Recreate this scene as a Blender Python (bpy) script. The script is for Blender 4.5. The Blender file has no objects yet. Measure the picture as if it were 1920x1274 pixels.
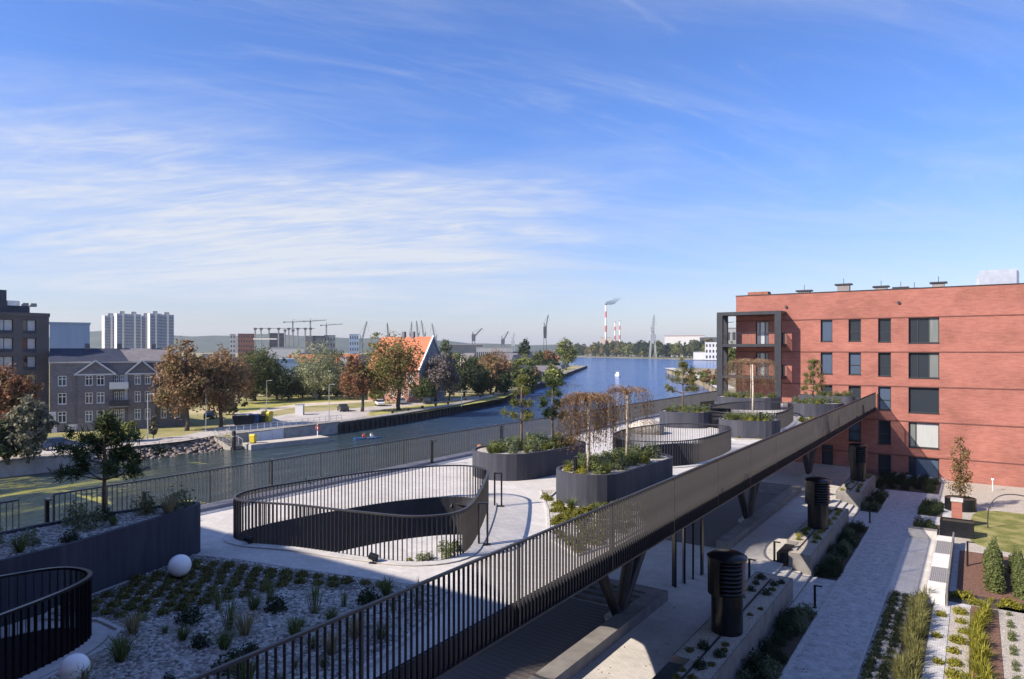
import bpy, math, random
import numpy as np
from mathutils import Matrix, Vector
from mathutils.geometry import delaunay_2d_cdt
R_ = math.radians
SC = bpy.context.scene
COL = SC.collection
# ------------------------------------------------------------------ camera
YAW = 34.2; CZ = 11.2; FPX = 1280.0; HZ = 657.0
cam = bpy.data.cameras.new('camera'); cam.lens = 24; cam.sensor_width = 36
cam.clip_start = 0.1; cam.clip_end = 30000; cam.shift_y = 20.0/1920
camo = bpy.data.objects.new('camera', cam); COL.objects.link(camo)
camo.location = (0, 0, CZ); camo.rotation_euler = (R_(90), 0, R_(YAW))
SC.camera = camo
# ------------------------------------------------------------------ light
SUN = Vector((0.714, 1.18, -1.0)).normalized()          # travel direction of the light
sl = bpy.data.lights.new('sun', 'SUN'); sl.energy = 4.7; sl.angle = R_(0.5); sl.color = (1.0, 0.88, 0.74)
so = bpy.data.objects.new('sun', sl); COL.objects.link(so)
so.rotation_euler = SUN.to_track_quat('-Z', 'Y').to_euler()
ELEV = math.asin(-SUN.z); AZ = math.atan2(-SUN.x, -SUN.y)   # direction to the sun, clockwise from +Y
w = bpy.data.worlds.new('World'); SC.world = w; w.use_nodes = True
nt = w.node_tree; nt.nodes.clear()
def wn(t, **k):
    n = nt.nodes.new(t)
    for a, b in k.items(): setattr(n, a, b)
    return n
def wl(a, b): nt.links.new(a, b)
sky = wn('ShaderNodeTexSky', sky_type='NISHITA', sun_disc=False)
sky.sun_elevation = ELEV; sky.sun_rotation = AZ; sky.altitude = 0; sky.air_density = 1.0; sky.dust_density = 0.6; sky.ozone_density = 2.2
tc = wn('ShaderNodeTexCoord'); sep = wn('ShaderNodeSeparateXYZ'); wl(tc.outputs['Generated'], sep.inputs[0])
def wm(op, a, b=None, clamp=False):
    n = wn('ShaderNodeMath', operation=op, use_clamp=clamp)
    for i, x in enumerate((a, b)):
        if x is None: continue
        if isinstance(x, (int, float)): n.inputs[i].default_value = x
        else: wl(x, n.inputs[i])
    return n.outputs[0]
zz = wm('MAXIMUM', sep.outputs[2], 0.0); den = wm('ADD', zz, 0.12)
px_ = wm('DIVIDE', sep.outputs[0], den); py_ = wm('DIVIDE', sep.outputs[1], den)
comb = wn('ShaderNodeCombineXYZ'); wl(px_, comb.inputs[0]); wl(py_, comb.inputs[1])
def wnoise(rot, sc, loc, scale, detail, rough, dist):
    m0 = wn('ShaderNodeMapping'); m0.inputs['Rotation'].default_value = (0, 0, -R_(rot)); wl(comb.outputs[0], m0.inputs[0])
    mp = wn('ShaderNodeMapping'); mp.inputs['Scale'].default_value = sc; mp.inputs['Location'].default_value = loc
    wl(m0.outputs[0], mp.inputs[0])
    n = wn('ShaderNodeTexNoise'); n.inputs['Scale'].default_value = scale; n.inputs['Detail'].default_value = detail; n.inputs['Roughness'].default_value = rough; n.inputs['Distortion'].default_value = dist
    wl(mp.outputs[0], n.inputs['Vector']); return n.outputs[0]
def wramp(x, a, b):
    n = wn('ShaderNodeMapRange', interpolation_type='SMOOTHSTEP'); wl(x, n.inputs[0]); n.inputs[1].default_value = a; n.inputs[2].default_value = b; return n.outputs[0]
big = wnoise(30, (0.6, 1.0, 1), (6.6, 2.3, 0), 0.9, 5, 0.55, 0.6)
bank = wn('ShaderNodeVectorMath', operation='DISTANCE'); wl(comb.outputs[0], bank.inputs[0]); bank.inputs[1].default_value = (-3.15, 2.3, 0)   # the cirrus bank over the river
cover = wramp(wm('ADD', wm('MULTIPLY', wramp(bank.outputs['Value'], 3.2, 0.2), 0.50), wm('MULTIPLY', big, 0.66)), 0.42, 0.86)
streak = wramp(wnoise(30, (0.5, 1.7, 1), (2.0, 5.0, 0), 1.2, 9, 0.64, 1.8), 0.28, 0.76)
fine = wramp(wnoise(24, (0.6, 2.2, 1), (1, 8, 0), 3.0, 9, 0.68, 1.6), 0.30, 0.80)
wisp = wm('MULTIPLY', wm('MULTIPLY', cover, wm('ADD', wm('MULTIPLY', streak, 0.6), 0.42)), wm('ADD', wm('MULTIPLY', fine, 0.6), 0.55))
veil = wm('ADD', wm('MULTIPLY', wramp(wnoise(50, (0.45, 1.5, 1), (3, 1, 0), 0.9, 9, 0.66, 1.2), 0.38, 0.84), 0.36), wm('MULTIPLY', wramp(wnoise(66, (0.5, 2.4, 1), (7, 4, 0), 2.0, 9, 0.7, 1.4), 0.50, 0.86), 0.22))
amt = wm('MINIMUM', wm('ADD', wm('MULTIPLY', wisp, 1.35), veil), 0.92)
SKY_S = 0.083
bg1 = wn('ShaderNodeBackground'); bg1.inputs[1].default_value = SKY_S
el = wramp(sep.outputs[2], 0.0, 0.32)
tint = wn('ShaderNodeMix', data_type='RGBA'); wl(el, tint.inputs[0]); tint.inputs[6].default_value = (0.95, 0.90, 1.06, 1); tint.inputs[7].default_value = (0.66, 0.92, 1.46, 1)
mulc = wn('ShaderNodeMix', data_type='RGBA', blend_type='MULTIPLY'); mulc.inputs[0].default_value = 1.0; wl(sky.outputs[0], mulc.inputs[6]); wl(tint.outputs[2], mulc.inputs[7]); wl(mulc.outputs[2], bg1.inputs[0])
bg2 = wn('ShaderNodeBackground'); bg2.inputs[0].default_value = (0.88, 0.92, 1.0, 1); bg2.inputs[1].default_value = 0.50
mixs = wn('ShaderNodeMixShader'); wl(amt, mixs.inputs[0]); wl(bg1.outputs[0], mixs.inputs[1]); wl(bg2.outputs[0], mixs.inputs[2])
wo = wn('ShaderNodeOutputWorld'); wl(mixs.outputs[0], wo.inputs[0])
SC.view_settings.view_transform = 'Standard'; SC.view_settings.look = 'None'; SC.view_settings.gamma = 1; SC.view_settings.exposure = 0.84
SC.view_settings.use_curve_mapping = False

# ------------------------------------------------------------------ pixel -> place
_a = R_(YAW); FW = (-math.sin(_a), math.cos(_a)); RT = (math.cos(_a), math.sin(_a))
def g(x, y, z):                                    # pixel seen on a level surface of height z
    d = (CZ - z) * FPX / (y - HZ); l = (x - 960) / FPX * d
    return (d*FW[0] + l*RT[0], d*FW[1] + l*RT[1])
def gd(x, d):                                      # pixel column at a forward distance d
    l = (x - 960) / FPX * d
    return (d*FW[0] + l*RT[0], d*FW[1] + l*RT[1])
def zat(y, d): return CZ - (y - HZ) * d / FPX      # height seen at pixel row y, distance d
def XatY(x, Y):
    k = (x - 960) / FPX; t = Y / (FW[1] + k*RT[1]); return t * (FW[0] + k*RT[0]), t

# ------------------------------------------------------------------ objects
WM = {}
def _link(o, parent, world):
    COL.objects.link(o)
    if parent is not None:
        o.parent = parent
        if world:
            o.matrix_parent_inverse = WM[parent].inverted(); WM[o] = o.matrix_basis.copy()
        else: WM[o] = WM[parent] @ o.matrix_basis
    else: WM[o] = o.matrix_basis.copy()
    return o
def tag(o, label, cat, group=None, kind=None):
    if label: o['label'] = label
    if cat: o['category'] = cat
    if group: o['group'] = group
    if kind: o['kind'] = kind
    return o
def thing(name, label, cat, loc=(0, 0, 0), rz=0, group=None):
    o = bpy.data.objects.new(name, None); o.empty_display_size = 0.3
    o.location = loc; o.rotation_euler = (0, 0, rz)
    COL.objects.link(o); WM[o] = Matrix.Translation(loc) @ Matrix.Rotation(rz, 4, 'Z')
    return tag(o, label, cat, group)
def inst(name, mesh, loc=(0, 0, 0), rz=0, parent=None, scale=None, world=True):
    o = bpy.data.objects.new(name, mesh)
    b = Matrix.Translation(loc) @ Matrix.Rotation(rz, 4, 'Z')
    if scale: b = b @ Matrix.Diagonal((*scale, 1)) if hasattr(scale, '__len__') else b @ Matrix.Scale(scale, 4)
    o.matrix_basis = b
    return _link(o, parent, world)
def kids(o): return [c for c in o.children]
def dup(o, loc, rz=0, scale=1.0, label=None, group=None):
    r = o.copy(); COL.objects.link(r); r.location = loc; r.rotation_euler = (0, 0, rz); r.scale = (scale,)*3
    if label: r['label'] = label
    if group: r['group'] = group
    for ch in o.children:
        c = ch.copy(); COL.objects.link(c); c.parent = r
        for s in ch.children:
            d = s.copy(); COL.objects.link(d); d.parent = c
    return r

class MB:
    def __init__(s): s.v = []; s.f = []
    def add(s, vs, fs):
        b = len(s.v); s.v += [tuple(p) for p in vs]; s.f += [tuple(b+i for i in q) for q in fs]; return s
    def box(s, x0, y0, z0, x1, y1, z1):
        return s.add([(x0,y0,z0),(x1,y0,z0),(x1,y1,z0),(x0,y1,z0),(x0,y0,z1),(x1,y0,z1),(x1,y1,z1),(x0,y1,z1)],
                     [(0,3,2,1),(4,5,6,7),(0,1,5,4),(1,2,6,5),(2,3,7,6),(3,0,4,7)])
    def bar(s, p, q, w, h=None, up=(0, 0, 1)):
        p = Vector(p); q = Vector(q); h = h or w; t = (q-p).normalized(); u = Vector(up)
        if abs(t.dot(u)) > 0.99: u = Vector((1, 0, 0))
        a = t.cross(u).normalized(); b = a.cross(t).normalized(); a *= w/2; b *= h/2
        vs = [p-a-b, p+a-b, p+a+b, p-a+b, q-a-b, q+a-b, q+a+b, q-a+b]
        return s.add(vs, [(3,2,1,0),(4,5,6,7),(0,1,5,4),(1,2,6,5),(2,3,7,6),(3,0,4,7)])
    def tube(s, pts, r, n=8, cap=True, closed=False):
        pts = [Vector(p) for p in pts]; m = len(pts); rr = r if hasattr(r, '__len__') else [r]*m; b = len(s.v)
        for i, p in enumerate(pts):
            a_ = pts[i-1] if (i or closed) else p; c_ = pts[(i+1) % m] if (i < m-1 or closed) else p
            t = (c_-a_).normalized(); u = Vector((0, 0, 1)) if abs(t.z) < 0.9 else Vector((1, 0, 0))
            x = t.cross(u).normalized(); y = x.cross(t).normalized()
            for k in range(n):
                an = 2*math.pi*k/n; s.v.append(tuple(p + x*math.cos(an)*rr[i] + y*math.sin(an)*rr[i]))
        for i in range(m if closed else m-1):
            i2 = (i+1) % m
            for k in range(n):
                k2 = (k+1) % n; s.f.append((b+i*n+k, b+i*n+k2, b+i2*n+k2, b+i2*n+k))
        if cap and not closed:
            s.f.append(tuple(b+k for k in range(n))[::-1]); s.f.append(tuple(b+(m-1)*n+k for k in range(n)))
        return s
    def prism(s, poly, z0, z1, bottom=True):
        n = len(poly); a = sum(poly[i][0]*poly[(i+1) % n][1]-poly[(i+1) % n][0]*poly[i][1] for i in range(n))
        if a < 0: poly = poly[::-1]
        vs = [(x, y, z0) for x, y in poly] + [(x, y, z1) for x, y in poly]
        fs = [tuple(range(n, 2*n))] + ([tuple(range(n))[::-1]] if bottom else []) + [(i, (i+1) % n, n+(i+1) % n, n+i) for i in range(n)]
        return s.add(vs, fs)
    def lathe(s, prof, c=(0, 0, 0), n=24):
        b = len(s.v)
        for r, z in prof:
            for k in range(n):
                an = 2*math.pi*k/n; s.v.append((c[0]+r*math.cos(an), c[1]+r*math.sin(an), c[2]+z))
        for i in range(len(prof)-1):
            for k in range(n):
                k2 = (k+1) % n; s.f.append((b+i*n+k, b+i*n+k2, b+(i+1)*n+k2, b+(i+1)*n+k))
        s.f.append(tuple(b+k for k in range(n))[::-1]); s.f.append(tuple(b+(len(prof)-1)*n+k for k in range(n)))
        return s
    def ring(s, outer, inner, z0, z1):                 # wall between two loops of equal count
        n = len(outer); vs = [(x,y,z0) for x,y in outer]+[(x,y,z1) for x,y in outer]+[(x,y,z0) for x,y in inner]+[(x,y,z1) for x,y in inner]
        fs = []
        for i in range(n):
            j = (i+1) % n
            fs += [(i,j,n+j,n+i),(n+i,n+j,3*n+j,3*n+i),(3*n+i,3*n+j,2*n+j,2*n+i),(2*n+i,2*n+j,j,i)]
        return s.add(vs, fs)
    def mesh(s, name, mat, smooth=False):
        m = bpy.data.meshes.new(name); m.from_pydata(s.v, [], s.f); m.materials.append(mat)
        if smooth: m.polygons.foreach_set('use_smooth', [True]*len(m.polygons))
        m.validate(); m.update(); return m
    def build(s, name, mat, parent=None, smooth=False, world=True):
        return _link(bpy.data.objects.new(name, s.mesh(name, mat, smooth)), parent, world)
def autosmooth(o, deg=35):
    m = o.data; m.polygons.foreach_set('use_smooth', [True]*len(m.polygons))
    try: m.set_sharp_from_angle(angle=R_(deg))
    except Exception: pass
    return o

def quads_mesh(name, Q, mat, extra=None):              # Q: (N,4,3) free quads
    Q = np.asarray(Q, dtype=np.float32); n = len(Q); V = Q.reshape(-1, 3)
    m = bpy.data.meshes.new(name); m.vertices.add(4*n); m.vertices.foreach_set('co', V.ravel())
    m.loops.add(4*n); m.loops.foreach_set('vertex_index', np.arange(4*n, dtype=np.int32))
    m.polygons.add(n); m.polygons.foreach_set('loop_start', np.arange(0, 4*n, 4, dtype=np.int32)); m.polygons.foreach_set('loop_total', np.full(n, 4, dtype=np.int32))
    m.materials.append(mat); m.update(calc_edges=True); return m

def catmull(P, k=6, closed=True):
    n = len(P); out = []
    for i in range(n if closed else n-1):
        p0 = P[(i-1) % n] if closed or i > 0 else P[0]; p1 = P[i]; p2 = P[(i+1) % n]; p3 = P[(i+2) % n] if closed or i+2 < n else P[-1]
        for j in range(k):
            t = j/k; t2 = t*t; t3 = t2*t
            out.append(tuple(0.5*((2*p1[c])+(-p0[c]+p2[c])*t+(2*p0[c]-5*p1[c]+4*p2[c]-p3[c])*t2+(-p0[c]+3*p1[c]-3*p2[c]+p3[c])*t3) for c in range(len(p1))))
    if not closed: out.append(tuple(P[-1]))
    return out
def ccw(P):
    n = len(P); return P if sum(P[i][0]*P[(i+1) % n][1]-P[(i+1) % n][0]*P[i][1] for i in range(n)) > 0 else P[::-1]
def offset(P, d):                                     # inward for d>0 on a ccw loop
    n = len(P); out = []
    for i in range(n):
        a = Vector(P[i-1][:2]); b = Vector(P[i][:2]); c = Vector(P[(i+1) % n][:2])
        t = ((b-a).normalized()+(c-b).normalized()).normalized(); out.append((b.x - t.y*d, b.y + t.x*d))
    return out
def resample(P, step, closed=True):
    Q = list(P) + ([P[0]] if closed else []); L = [0]
    for i in range(1, len(Q)): L.append(L[-1] + math.dist(Q[i][:2], Q[i-1][:2]))
    n = max(2, round(L[-1]/step)); out = []; j = 0
    for i in range(n if closed else n+1):
        s_ = L[-1]*i/n
        while j < len(L)-2 and L[j+1] < s_: j += 1
        t = (s_-L[j])/max(1e-9, L[j+1]-L[j]); p = Q[j]; q = Q[j+1]
        out.append((p[0]+(q[0]-p[0])*t, p[1]+(q[1]-p[1])*t, math.atan2(q[1]-p[1], q[0]-p[0])))
    return out
def inpoly(x, y, P):
    r = False; n = len(P)
    for i in range(n):
        x1, y1 = P[i][0], P[i][1]; x2, y2 = P[i-1][0], P[i-1][1]
        if (y1 > y) != (y2 > y) and x < (x2-x1)*(y-y1)/(y2-y1)+x1: r = not r
    return r
def sheet(mb, outer, holes, z, up=True):
    vs = []; es = []
    for lp in [outer]+list(holes):
        b = len(vs); vs += [Vector((p[0], p[1])) for p in lp]; es += [(b+i, b+(i+1) % len(lp)) for i in range(len(lp))]
    r = delaunay_2d_cdt(vs, es, [], 0, 1e-5); V = r[0]; fs = []
    for f in r[2]:
        cx = sum(V[i].x for i in f)/len(f); cy = sum(V[i].y for i in f)/len(f)
        if inpoly(cx, cy, outer) and not any(inpoly(cx, cy, h) for h in holes): fs.append(tuple(f) if up else tuple(f)[::-1])
    mb.add([(v.x, v.y, z) for v in V], fs); return mb
def walls(mb, loop, z0, z1):
    n = len(loop); mb.add([(p[0], p[1], z0) for p in loop]+[(p[0], p[1], z1) for p in loop], [(i, (i+1) % n, n+(i+1) % n, n+i) for i in range(n)]); return mb

# ------------------------------------------------------------------ materials
MT = {}
def mat(name, c, c2=None, scale=3.0, rough=0.8, bump=0.0, bscale=None, metal=0.0, kind='noise', coord='Object', spec=0.4, detail=6, lo=0.35, hi=0.65, **k):
    if name in MT: return MT[name]
    m = bpy.data.materials.new(name); m.use_nodes = True; t = m.node_tree; N = t.nodes; L = t.links; N.clear()
    o = N.new('ShaderNodeOutputMaterial'); b = N.new('ShaderNodeBsdfPrincipled'); L.new(b.outputs[0], o.inputs[0])
    b.inputs['Roughness'].default_value = rough; b.inputs['Metallic'].default_value = metal; b.inputs['Specular IOR Level'].default_value = spec
    b.inputs['Base Color'].default_value = (*c, 1)
    tcn = N.new('ShaderNodeTexCoord'); co = tcn.outputs[coord]
    if coord == 'World':
        pass
    if 'map' in k:
        mp = N.new('ShaderNodeMapping'); mp.inputs['Scale'].default_value = k['map']; L.new(co, mp.inputs[0]); co = mp.outputs[0]
    if 'rotx' in k:
        mp = N.new('ShaderNodeMapping'); mp.inputs['Rotation'].default_value = k['rotx']; L.new(co, mp.inputs[0]); co = mp.outputs[0]
    fac = None
    if c2 is not None or kind != 'noise':
        c2 = c2 or c
        if kind == 'leaf':
            gm = N.new('ShaderNodeNewGeometry'); fac = gm.outputs['Random Per Island']
        elif kind == 'voronoi':
            v = N.new('ShaderNodeTexVoronoi'); v.inputs['Scale'].default_value = scale; L.new(co, v.inputs['Vector'])
            sp = N.new('ShaderNodeSeparateColor'); L.new(v.outputs['Color'], sp.inputs[0]); fac = sp.outputs[0]
        elif kind == 'brick':
            v = N.new('ShaderNodeTexBrick'); L.new(co, v.inputs['Vector']); v.inputs['Scale'].default_value = 1.0
            v.inputs['Color1'].default_value = (*c, 1); v.inputs['Color2'].default_value = (*c2, 1); v.inputs['Mortar'].default_value = (*k.get('mortar', (0.3, 0.28, 0.26)), 1)
            v.inputs['Brick Width'].default_value = k.get('bw', 0.26); v.inputs['Row Height'].default_value = k.get('bh', 0.078); v.inputs['Mortar Size'].default_value = k.get('ms', 0.007); v.inputs['Bias'].default_value = k.get('bias', -0.1)
            v.inputs['Mortar Smooth'].default_value = 0.3
            nz = N.new('ShaderNodeTexNoise'); nz.inputs['Scale'].default_value = k.get('vs', 0.35); nz.inputs['Detail'].default_value = 7; nz.inputs['Roughness'].default_value = 0.65; L.new(tcn.outputs[coord], nz.inputs['Vector'])
            mr = N.new('ShaderNodeMapRange'); mr.inputs[1].default_value = 0.25; mr.inputs[2].default_value = 0.75; mr.inputs[3].default_value = k.get('vlo', 0.78); mr.inputs[4].default_value = k.get('vhi', 1.16); L.new(nz.outputs[0], mr.inputs[0])
            hs = N.new('ShaderNodeHueSaturation'); L.new(v.outputs['Color'], hs.inputs['Color']); L.new(mr.outputs[0], hs.inputs['Value']); L.new(hs.outputs[0], b.inputs['Base Color'])
            if bump:
                bp = N.new('ShaderNodeBump'); bp.inputs['Strength'].default_value = bump; bp.inputs['Distance'].default_value = 0.01; bp.invert = True; L.new(v.outputs['Fac'], bp.inputs['Height']); L.new(bp.outputs[0], b.inputs['Normal'])
        if kind == 'noise':
            nz = N.new('ShaderNodeTexNoise'); nz.inputs['Scale'].default_value = scale; nz.inputs['Detail'].default_value = detail; nz.inputs['Roughness'].default_value = 0.62; L.new(co, nz.inputs['Vector'])
            mr = N.new('ShaderNodeMapRange'); mr.inputs[1].default_value = lo; mr.inputs[2].default_value = hi; L.new(nz.outputs[0], mr.inputs[0]); fac = mr.outputs[0]
        if kind != 'brick':
            mx = N.new('ShaderNodeMix'); mx.data_type = 'RGBA'; L.new(fac, mx.inputs[0]); mx.inputs[6].default_value = (*c, 1); mx.inputs[7].default_value = (*c2, 1)
            outc = mx.outputs[2]
            if 'c3' in k:                                    # broad patches of a third colour
                n3 = N.new('ShaderNodeTexNoise'); n3.inputs['Scale'].default_value = k.get('s3', 0.4); n3.inputs['Detail'].default_value = 5; L.new(co, n3.inputs['Vector'])
                m3 = N.new('ShaderNodeMapRange'); m3.inputs[1].default_value = k.get('l3', 0.45); m3.inputs[2].default_value = k.get('h3', 0.65); L.new(n3.outputs[0], m3.inputs[0])
                x3 = N.new('ShaderNodeMix'); x3.data_type = 'RGBA'; L.new(m3.outputs[0], x3.inputs[0]); L.new(outc, x3.inputs[6]); x3.inputs[7].default_value = (*k['c3'], 1); outc = x3.outputs[2]
            L.new(outc, b.inputs['Base Color'])
    if bump and kind != 'brick':
        if kind == 'voronoi':
            v2 = N.new('ShaderNodeTexVoronoi'); v2.inputs['Scale'].default_value = bscale or scale; L.new(co, v2.inputs['Vector']); h = v2.outputs['Distance']
        else:
            v2 = N.new('ShaderNodeTexNoise'); v2.inputs['Scale'].default_value = bscale or scale*4; v2.inputs['Detail'].default_value = 5; L.new(co, v2.inputs['Vector']); h = v2.outputs[0]
        bp = N.new('ShaderNodeBump'); bp.inputs['Strength'].default_value = bump; bp.inputs['Distance'].default_value = k.get('bd', 0.02); bp.invert = kind == 'voronoi'; L.new(h, bp.inputs['Height']); L.new(bp.outputs[0], b.inputs['Normal'])
    if 'trans' in k:                                        # leaves let some light through
        tr = N.new('ShaderNodeBsdfTranslucent'); ms = N.new('ShaderNodeMixShader'); ms.inputs[0].default_value = k['trans']
        if fac is not None: L.new(outc, tr.inputs[0])
        else: tr.inputs[0].default_value = (*c, 1)
        L.new(b.outputs[0], ms.inputs[1]); L.new(tr.outputs[0], ms.inputs[2]); L.new(ms.outputs[0], o.inputs[0])
    MT[name] = m; return m
def leafmat(name, c, c2, trans=0.36, **k): return mat(name, c, c2, kind='leaf', rough=0.65, trans=trans, spec=0.25, **k)

M_STEEL = mat('bronze_metal', (0.037, 0.0355, 0.039), (0.052, 0.050, 0.054), 1.5, 0.45, metal=0.25)
M_RAILG = mat('grey_painted_metal', (0.045, 0.047, 0.055), (0.065, 0.067, 0.075), 2, 0.4, metal=0.2)
M_BLACK = mat('black_metal', (0.012, 0.013, 0.016), (0.02, 0.021, 0.025), 2, 0.32, metal=0.3)
M_PLANT = mat('planter_render', (0.030, 0.033, 0.047), (0.056, 0.059, 0.077), 7, 0.8, 0.25, 30, map=(1, 1, 0.10), lo=0.3, hi=0.75, c3=(0.075, 0.076, 0.09), s3=2.2, l3=0.52, h3=0.8)
M_PAVE = mat('pale_concrete_paver', (0.50, 0.475, 0.445), (0.57, 0.545, 0.51), kind='brick', bw=0.24, bh=0.12, ms=0.006, mortar=(0.38, 0.36, 0.34), bump=0.25, rough=0.85, vs=0.8, vlo=0.80, vhi=1.12)
M_PAVE2 = mat('pale_slab_paver', (0.50, 0.48, 0.45), (0.57, 0.55, 0.52), kind='brick', bw=0.8, bh=0.4, ms=0.008, mortar=(0.3, 0.28, 0.26), bump=0.25, rough=0.85, vs=0.5, vlo=0.86, vhi=1.1)
M_PATH = mat('grey_path_paver', (0.49, 0.485, 0.48), (0.60, 0.59, 0.58), kind='brick', bw=0.16, bh=0.08, ms=0.006, mortar=(0.22, 0.22, 0.22), bump=0.25, rough=0.9, vs=2.6, vlo=0.58, vhi=1.22)
M_KERB = mat('concrete_kerb', (0.40, 0.39, 0.37), (0.52, 0.50, 0.48), 4, 0.85, 0.15)
M_CONC = mat('concrete', (0.27, 0.26, 0.25), (0.38, 0.37, 0.35), 0.9, 0.9, 0.3, 14)
M_GRAV = mat('pale_gravel', (0.10, 0.095, 0.085), (0.50, 0.475, 0.44), 15, 0.9, 0.9, kind='voronoi', bd=0.03)
M_GRAVD = mat('sandy_gravel', (0.28, 0.25, 0.21), (0.56, 0.51, 0.44), 30, 0.9, 0.8, kind='voronoi', bd=0.03)
M_SOIL = mat('dark_soil', (0.035, 0.028, 0.02), (0.075, 0.058, 0.042), 14, 0.95, 0.6, 40)
M_MULCH = mat('bark_mulch', (0.10, 0.05, 0.035), (0.24, 0.13, 0.09), 24, 0.95, 0.9, kind='voronoi', bd=0.03)
M_LAWN = mat('lawn', (0.09, 0.11, 0.02), (0.22, 0.22, 0.06), 9, 0.95, 0.8, 40, c3=(0.30, 0.27, 0.10), s3=0.9, l3=0.42, h3=0.62, bd=0.05)
M_WOOD = mat('grey_deck_boards', (0.10, 0.085, 0.08), (0.16, 0.14, 0.13), kind='brick', bw=3.0, bh=0.14, ms=0.008, mortar=(0.03, 0.03, 0.03), bump=0.3, rough=0.8, vs=1.0)
M_PINEB = mat('pine_bark', (0.10, 0.075, 0.055), (0.2, 0.15, 0.11), 12, 0.95, 0.6, 30)
M_PALEB = mat('pale_bark', (0.42, 0.36, 0.28), (0.6, 0.53, 0.43), 10, 0.9, 0.4, 30)
M_BARK = mat('dark_bark', (0.05, 0.04, 0.032), (0.11, 0.09, 0.07), 6, 0.95, 0.6, 20)
# ================================================================== ground and water
def struct(o): o['kind'] = 'structure'; return o
def water_mat():
    m = bpy.data.materials.new('river_water'); m.use_nodes = True; t = m.node_tree; N = t.nodes; L = t.links; b = N['Principled BSDF']
    b.inputs['Roughness'].default_value = 0.10; b.inputs['IOR'].default_value = 1.33; b.inputs['Specular IOR Level'].default_value = 0.36
    tcn = N.new('ShaderNodeTexCoord')
    def nz(sc, detail, rough, mp=None, dist=0):
        x = N.new('ShaderNodeTexNoise'); x.inputs['Scale'].default_value = sc; x.inputs['Detail'].default_value = detail; x.inputs['Roughness'].default_value = rough; x.inputs['Distortion'].default_value = dist
        q = N.new('ShaderNodeMapping'); q.inputs['Scale'].default_value = mp or (1, 1, 1); q.inputs['Rotation'].default_value = (0, 0, R_(35)); L.new(tcn.outputs['Object'], q.inputs[0]); L.new(q.outputs[0], x.inputs['Vector']); return x.outputs[0]
    def rng(x, a, c, d=0.0, e=1.0):
        r = N.new('ShaderNodeMapRange'); r.inputs[1].default_value = a; r.inputs[2].default_value = c; r.inputs[3].default_value = d; r.inputs[4].default_value = e; L.new(x, r.inputs[0]); return r.outputs[0]
    def mix(f, a, c):
        x = N.new('ShaderNodeMix'); x.data_type = 'RGBA'; L.new(f, x.inputs[0])
        for i, q in ((6, a), (7, c)):
            if isinstance(q, tuple): x.inputs[i].default_value = (*q, 1)
            else: L.new(q, x.inputs[i])
        return x.outputs[2]
    def mul(a, c):
        x = N.new('ShaderNodeMath'); x.operation = 'MULTIPLY'; L.new(a, x.inputs[0]); L.new(c, x.inputs[1]); return x.outputs[0]
    s = N.new('ShaderNodeSeparateXYZ'); L.new(tcn.outputs['Object'], s.inputs[0])
    near = rng(s.outputs[1], 70, 240)                                   # green basin -> open river; sky reflection painted in as blue base colour
    col = mix(near, (0.036, 0.055, 0.055), (0.014, 0.085, 0.30))
    weed = mul(mul(rng(nz(0.16, 9, 0.72, (1, 0.45, 1), 0.9), 0.50, 0.64), rng(s.outputs[1], 46, 32)), rng(s.outputs[0], -66, -76))
    duck = mul(rng(nz(0.12, 6, 0.6, (0.5, 2.2, 1), 0.4), 0.655, 0.71), rng(s.outputs[1], 140, 100))
    a1 = N.new('ShaderNodeMath'); a1.operation = 'ADD'; a1.use_clamp = True; L.new(weed, a1.inputs[0]); L.new(duck, a1.inputs[1])
    col = mix(a1.outputs[0], col, (0.30, 0.29, 0.07)); L.new(col, b.inputs['Base Color'])
    L.new(rng(a1.outputs[0], 0, 1, 0.10, 0.7), b.inputs['Roughness'])
    b1 = N.new('ShaderNodeBump'); b1.inputs['Strength'].default_value = 0.9; b1.inputs['Distance'].default_value = 1.0; L.new(nz(0.55, 7, 0.62, (1, 0.42, 1), 0.5), b1.inputs['Height'])
    L.new(b1.outputs[0], b.inputs['Normal']); return m
M_WATER = water_mat()
wb = MB(); wb.add([(-9000, -3000, -3), (6000, -3000, -3), (6000, 12000, -3), (-9000, 12000, -3)], [(0, 1, 2, 3)])
struct(wb.build('river_water', M_WATER))
M_FIELD = mat('rough_grass', (0.15, 0.155, 0.045), (0.30, 0.27, 0.11), 0.35, 0.95, 0.4, 6, c3=(0.42, 0.34, 0.19), s3=0.05)
M_FARG = mat('far_ground', (0.10, 0.105, 0.06), (0.2, 0.18, 0.12), 0.01, 0.95)
M_ROAD = mat('pale_asphalt', (0.34, 0.31, 0.285), (0.46, 0.43, 0.39), 0.5, 0.9, 0.2, 20)
M_STONE = mat('quay_stone', (0.20, 0.185, 0.165), (0.34, 0.31, 0.27), 1.6, 0.9, 0.5, 6)
M_PILE = mat('dark_sheet_pile', (0.02, 0.02, 0.022), (0.055, 0.045, 0.04), 0.8, 0.85, 0.2)
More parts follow.
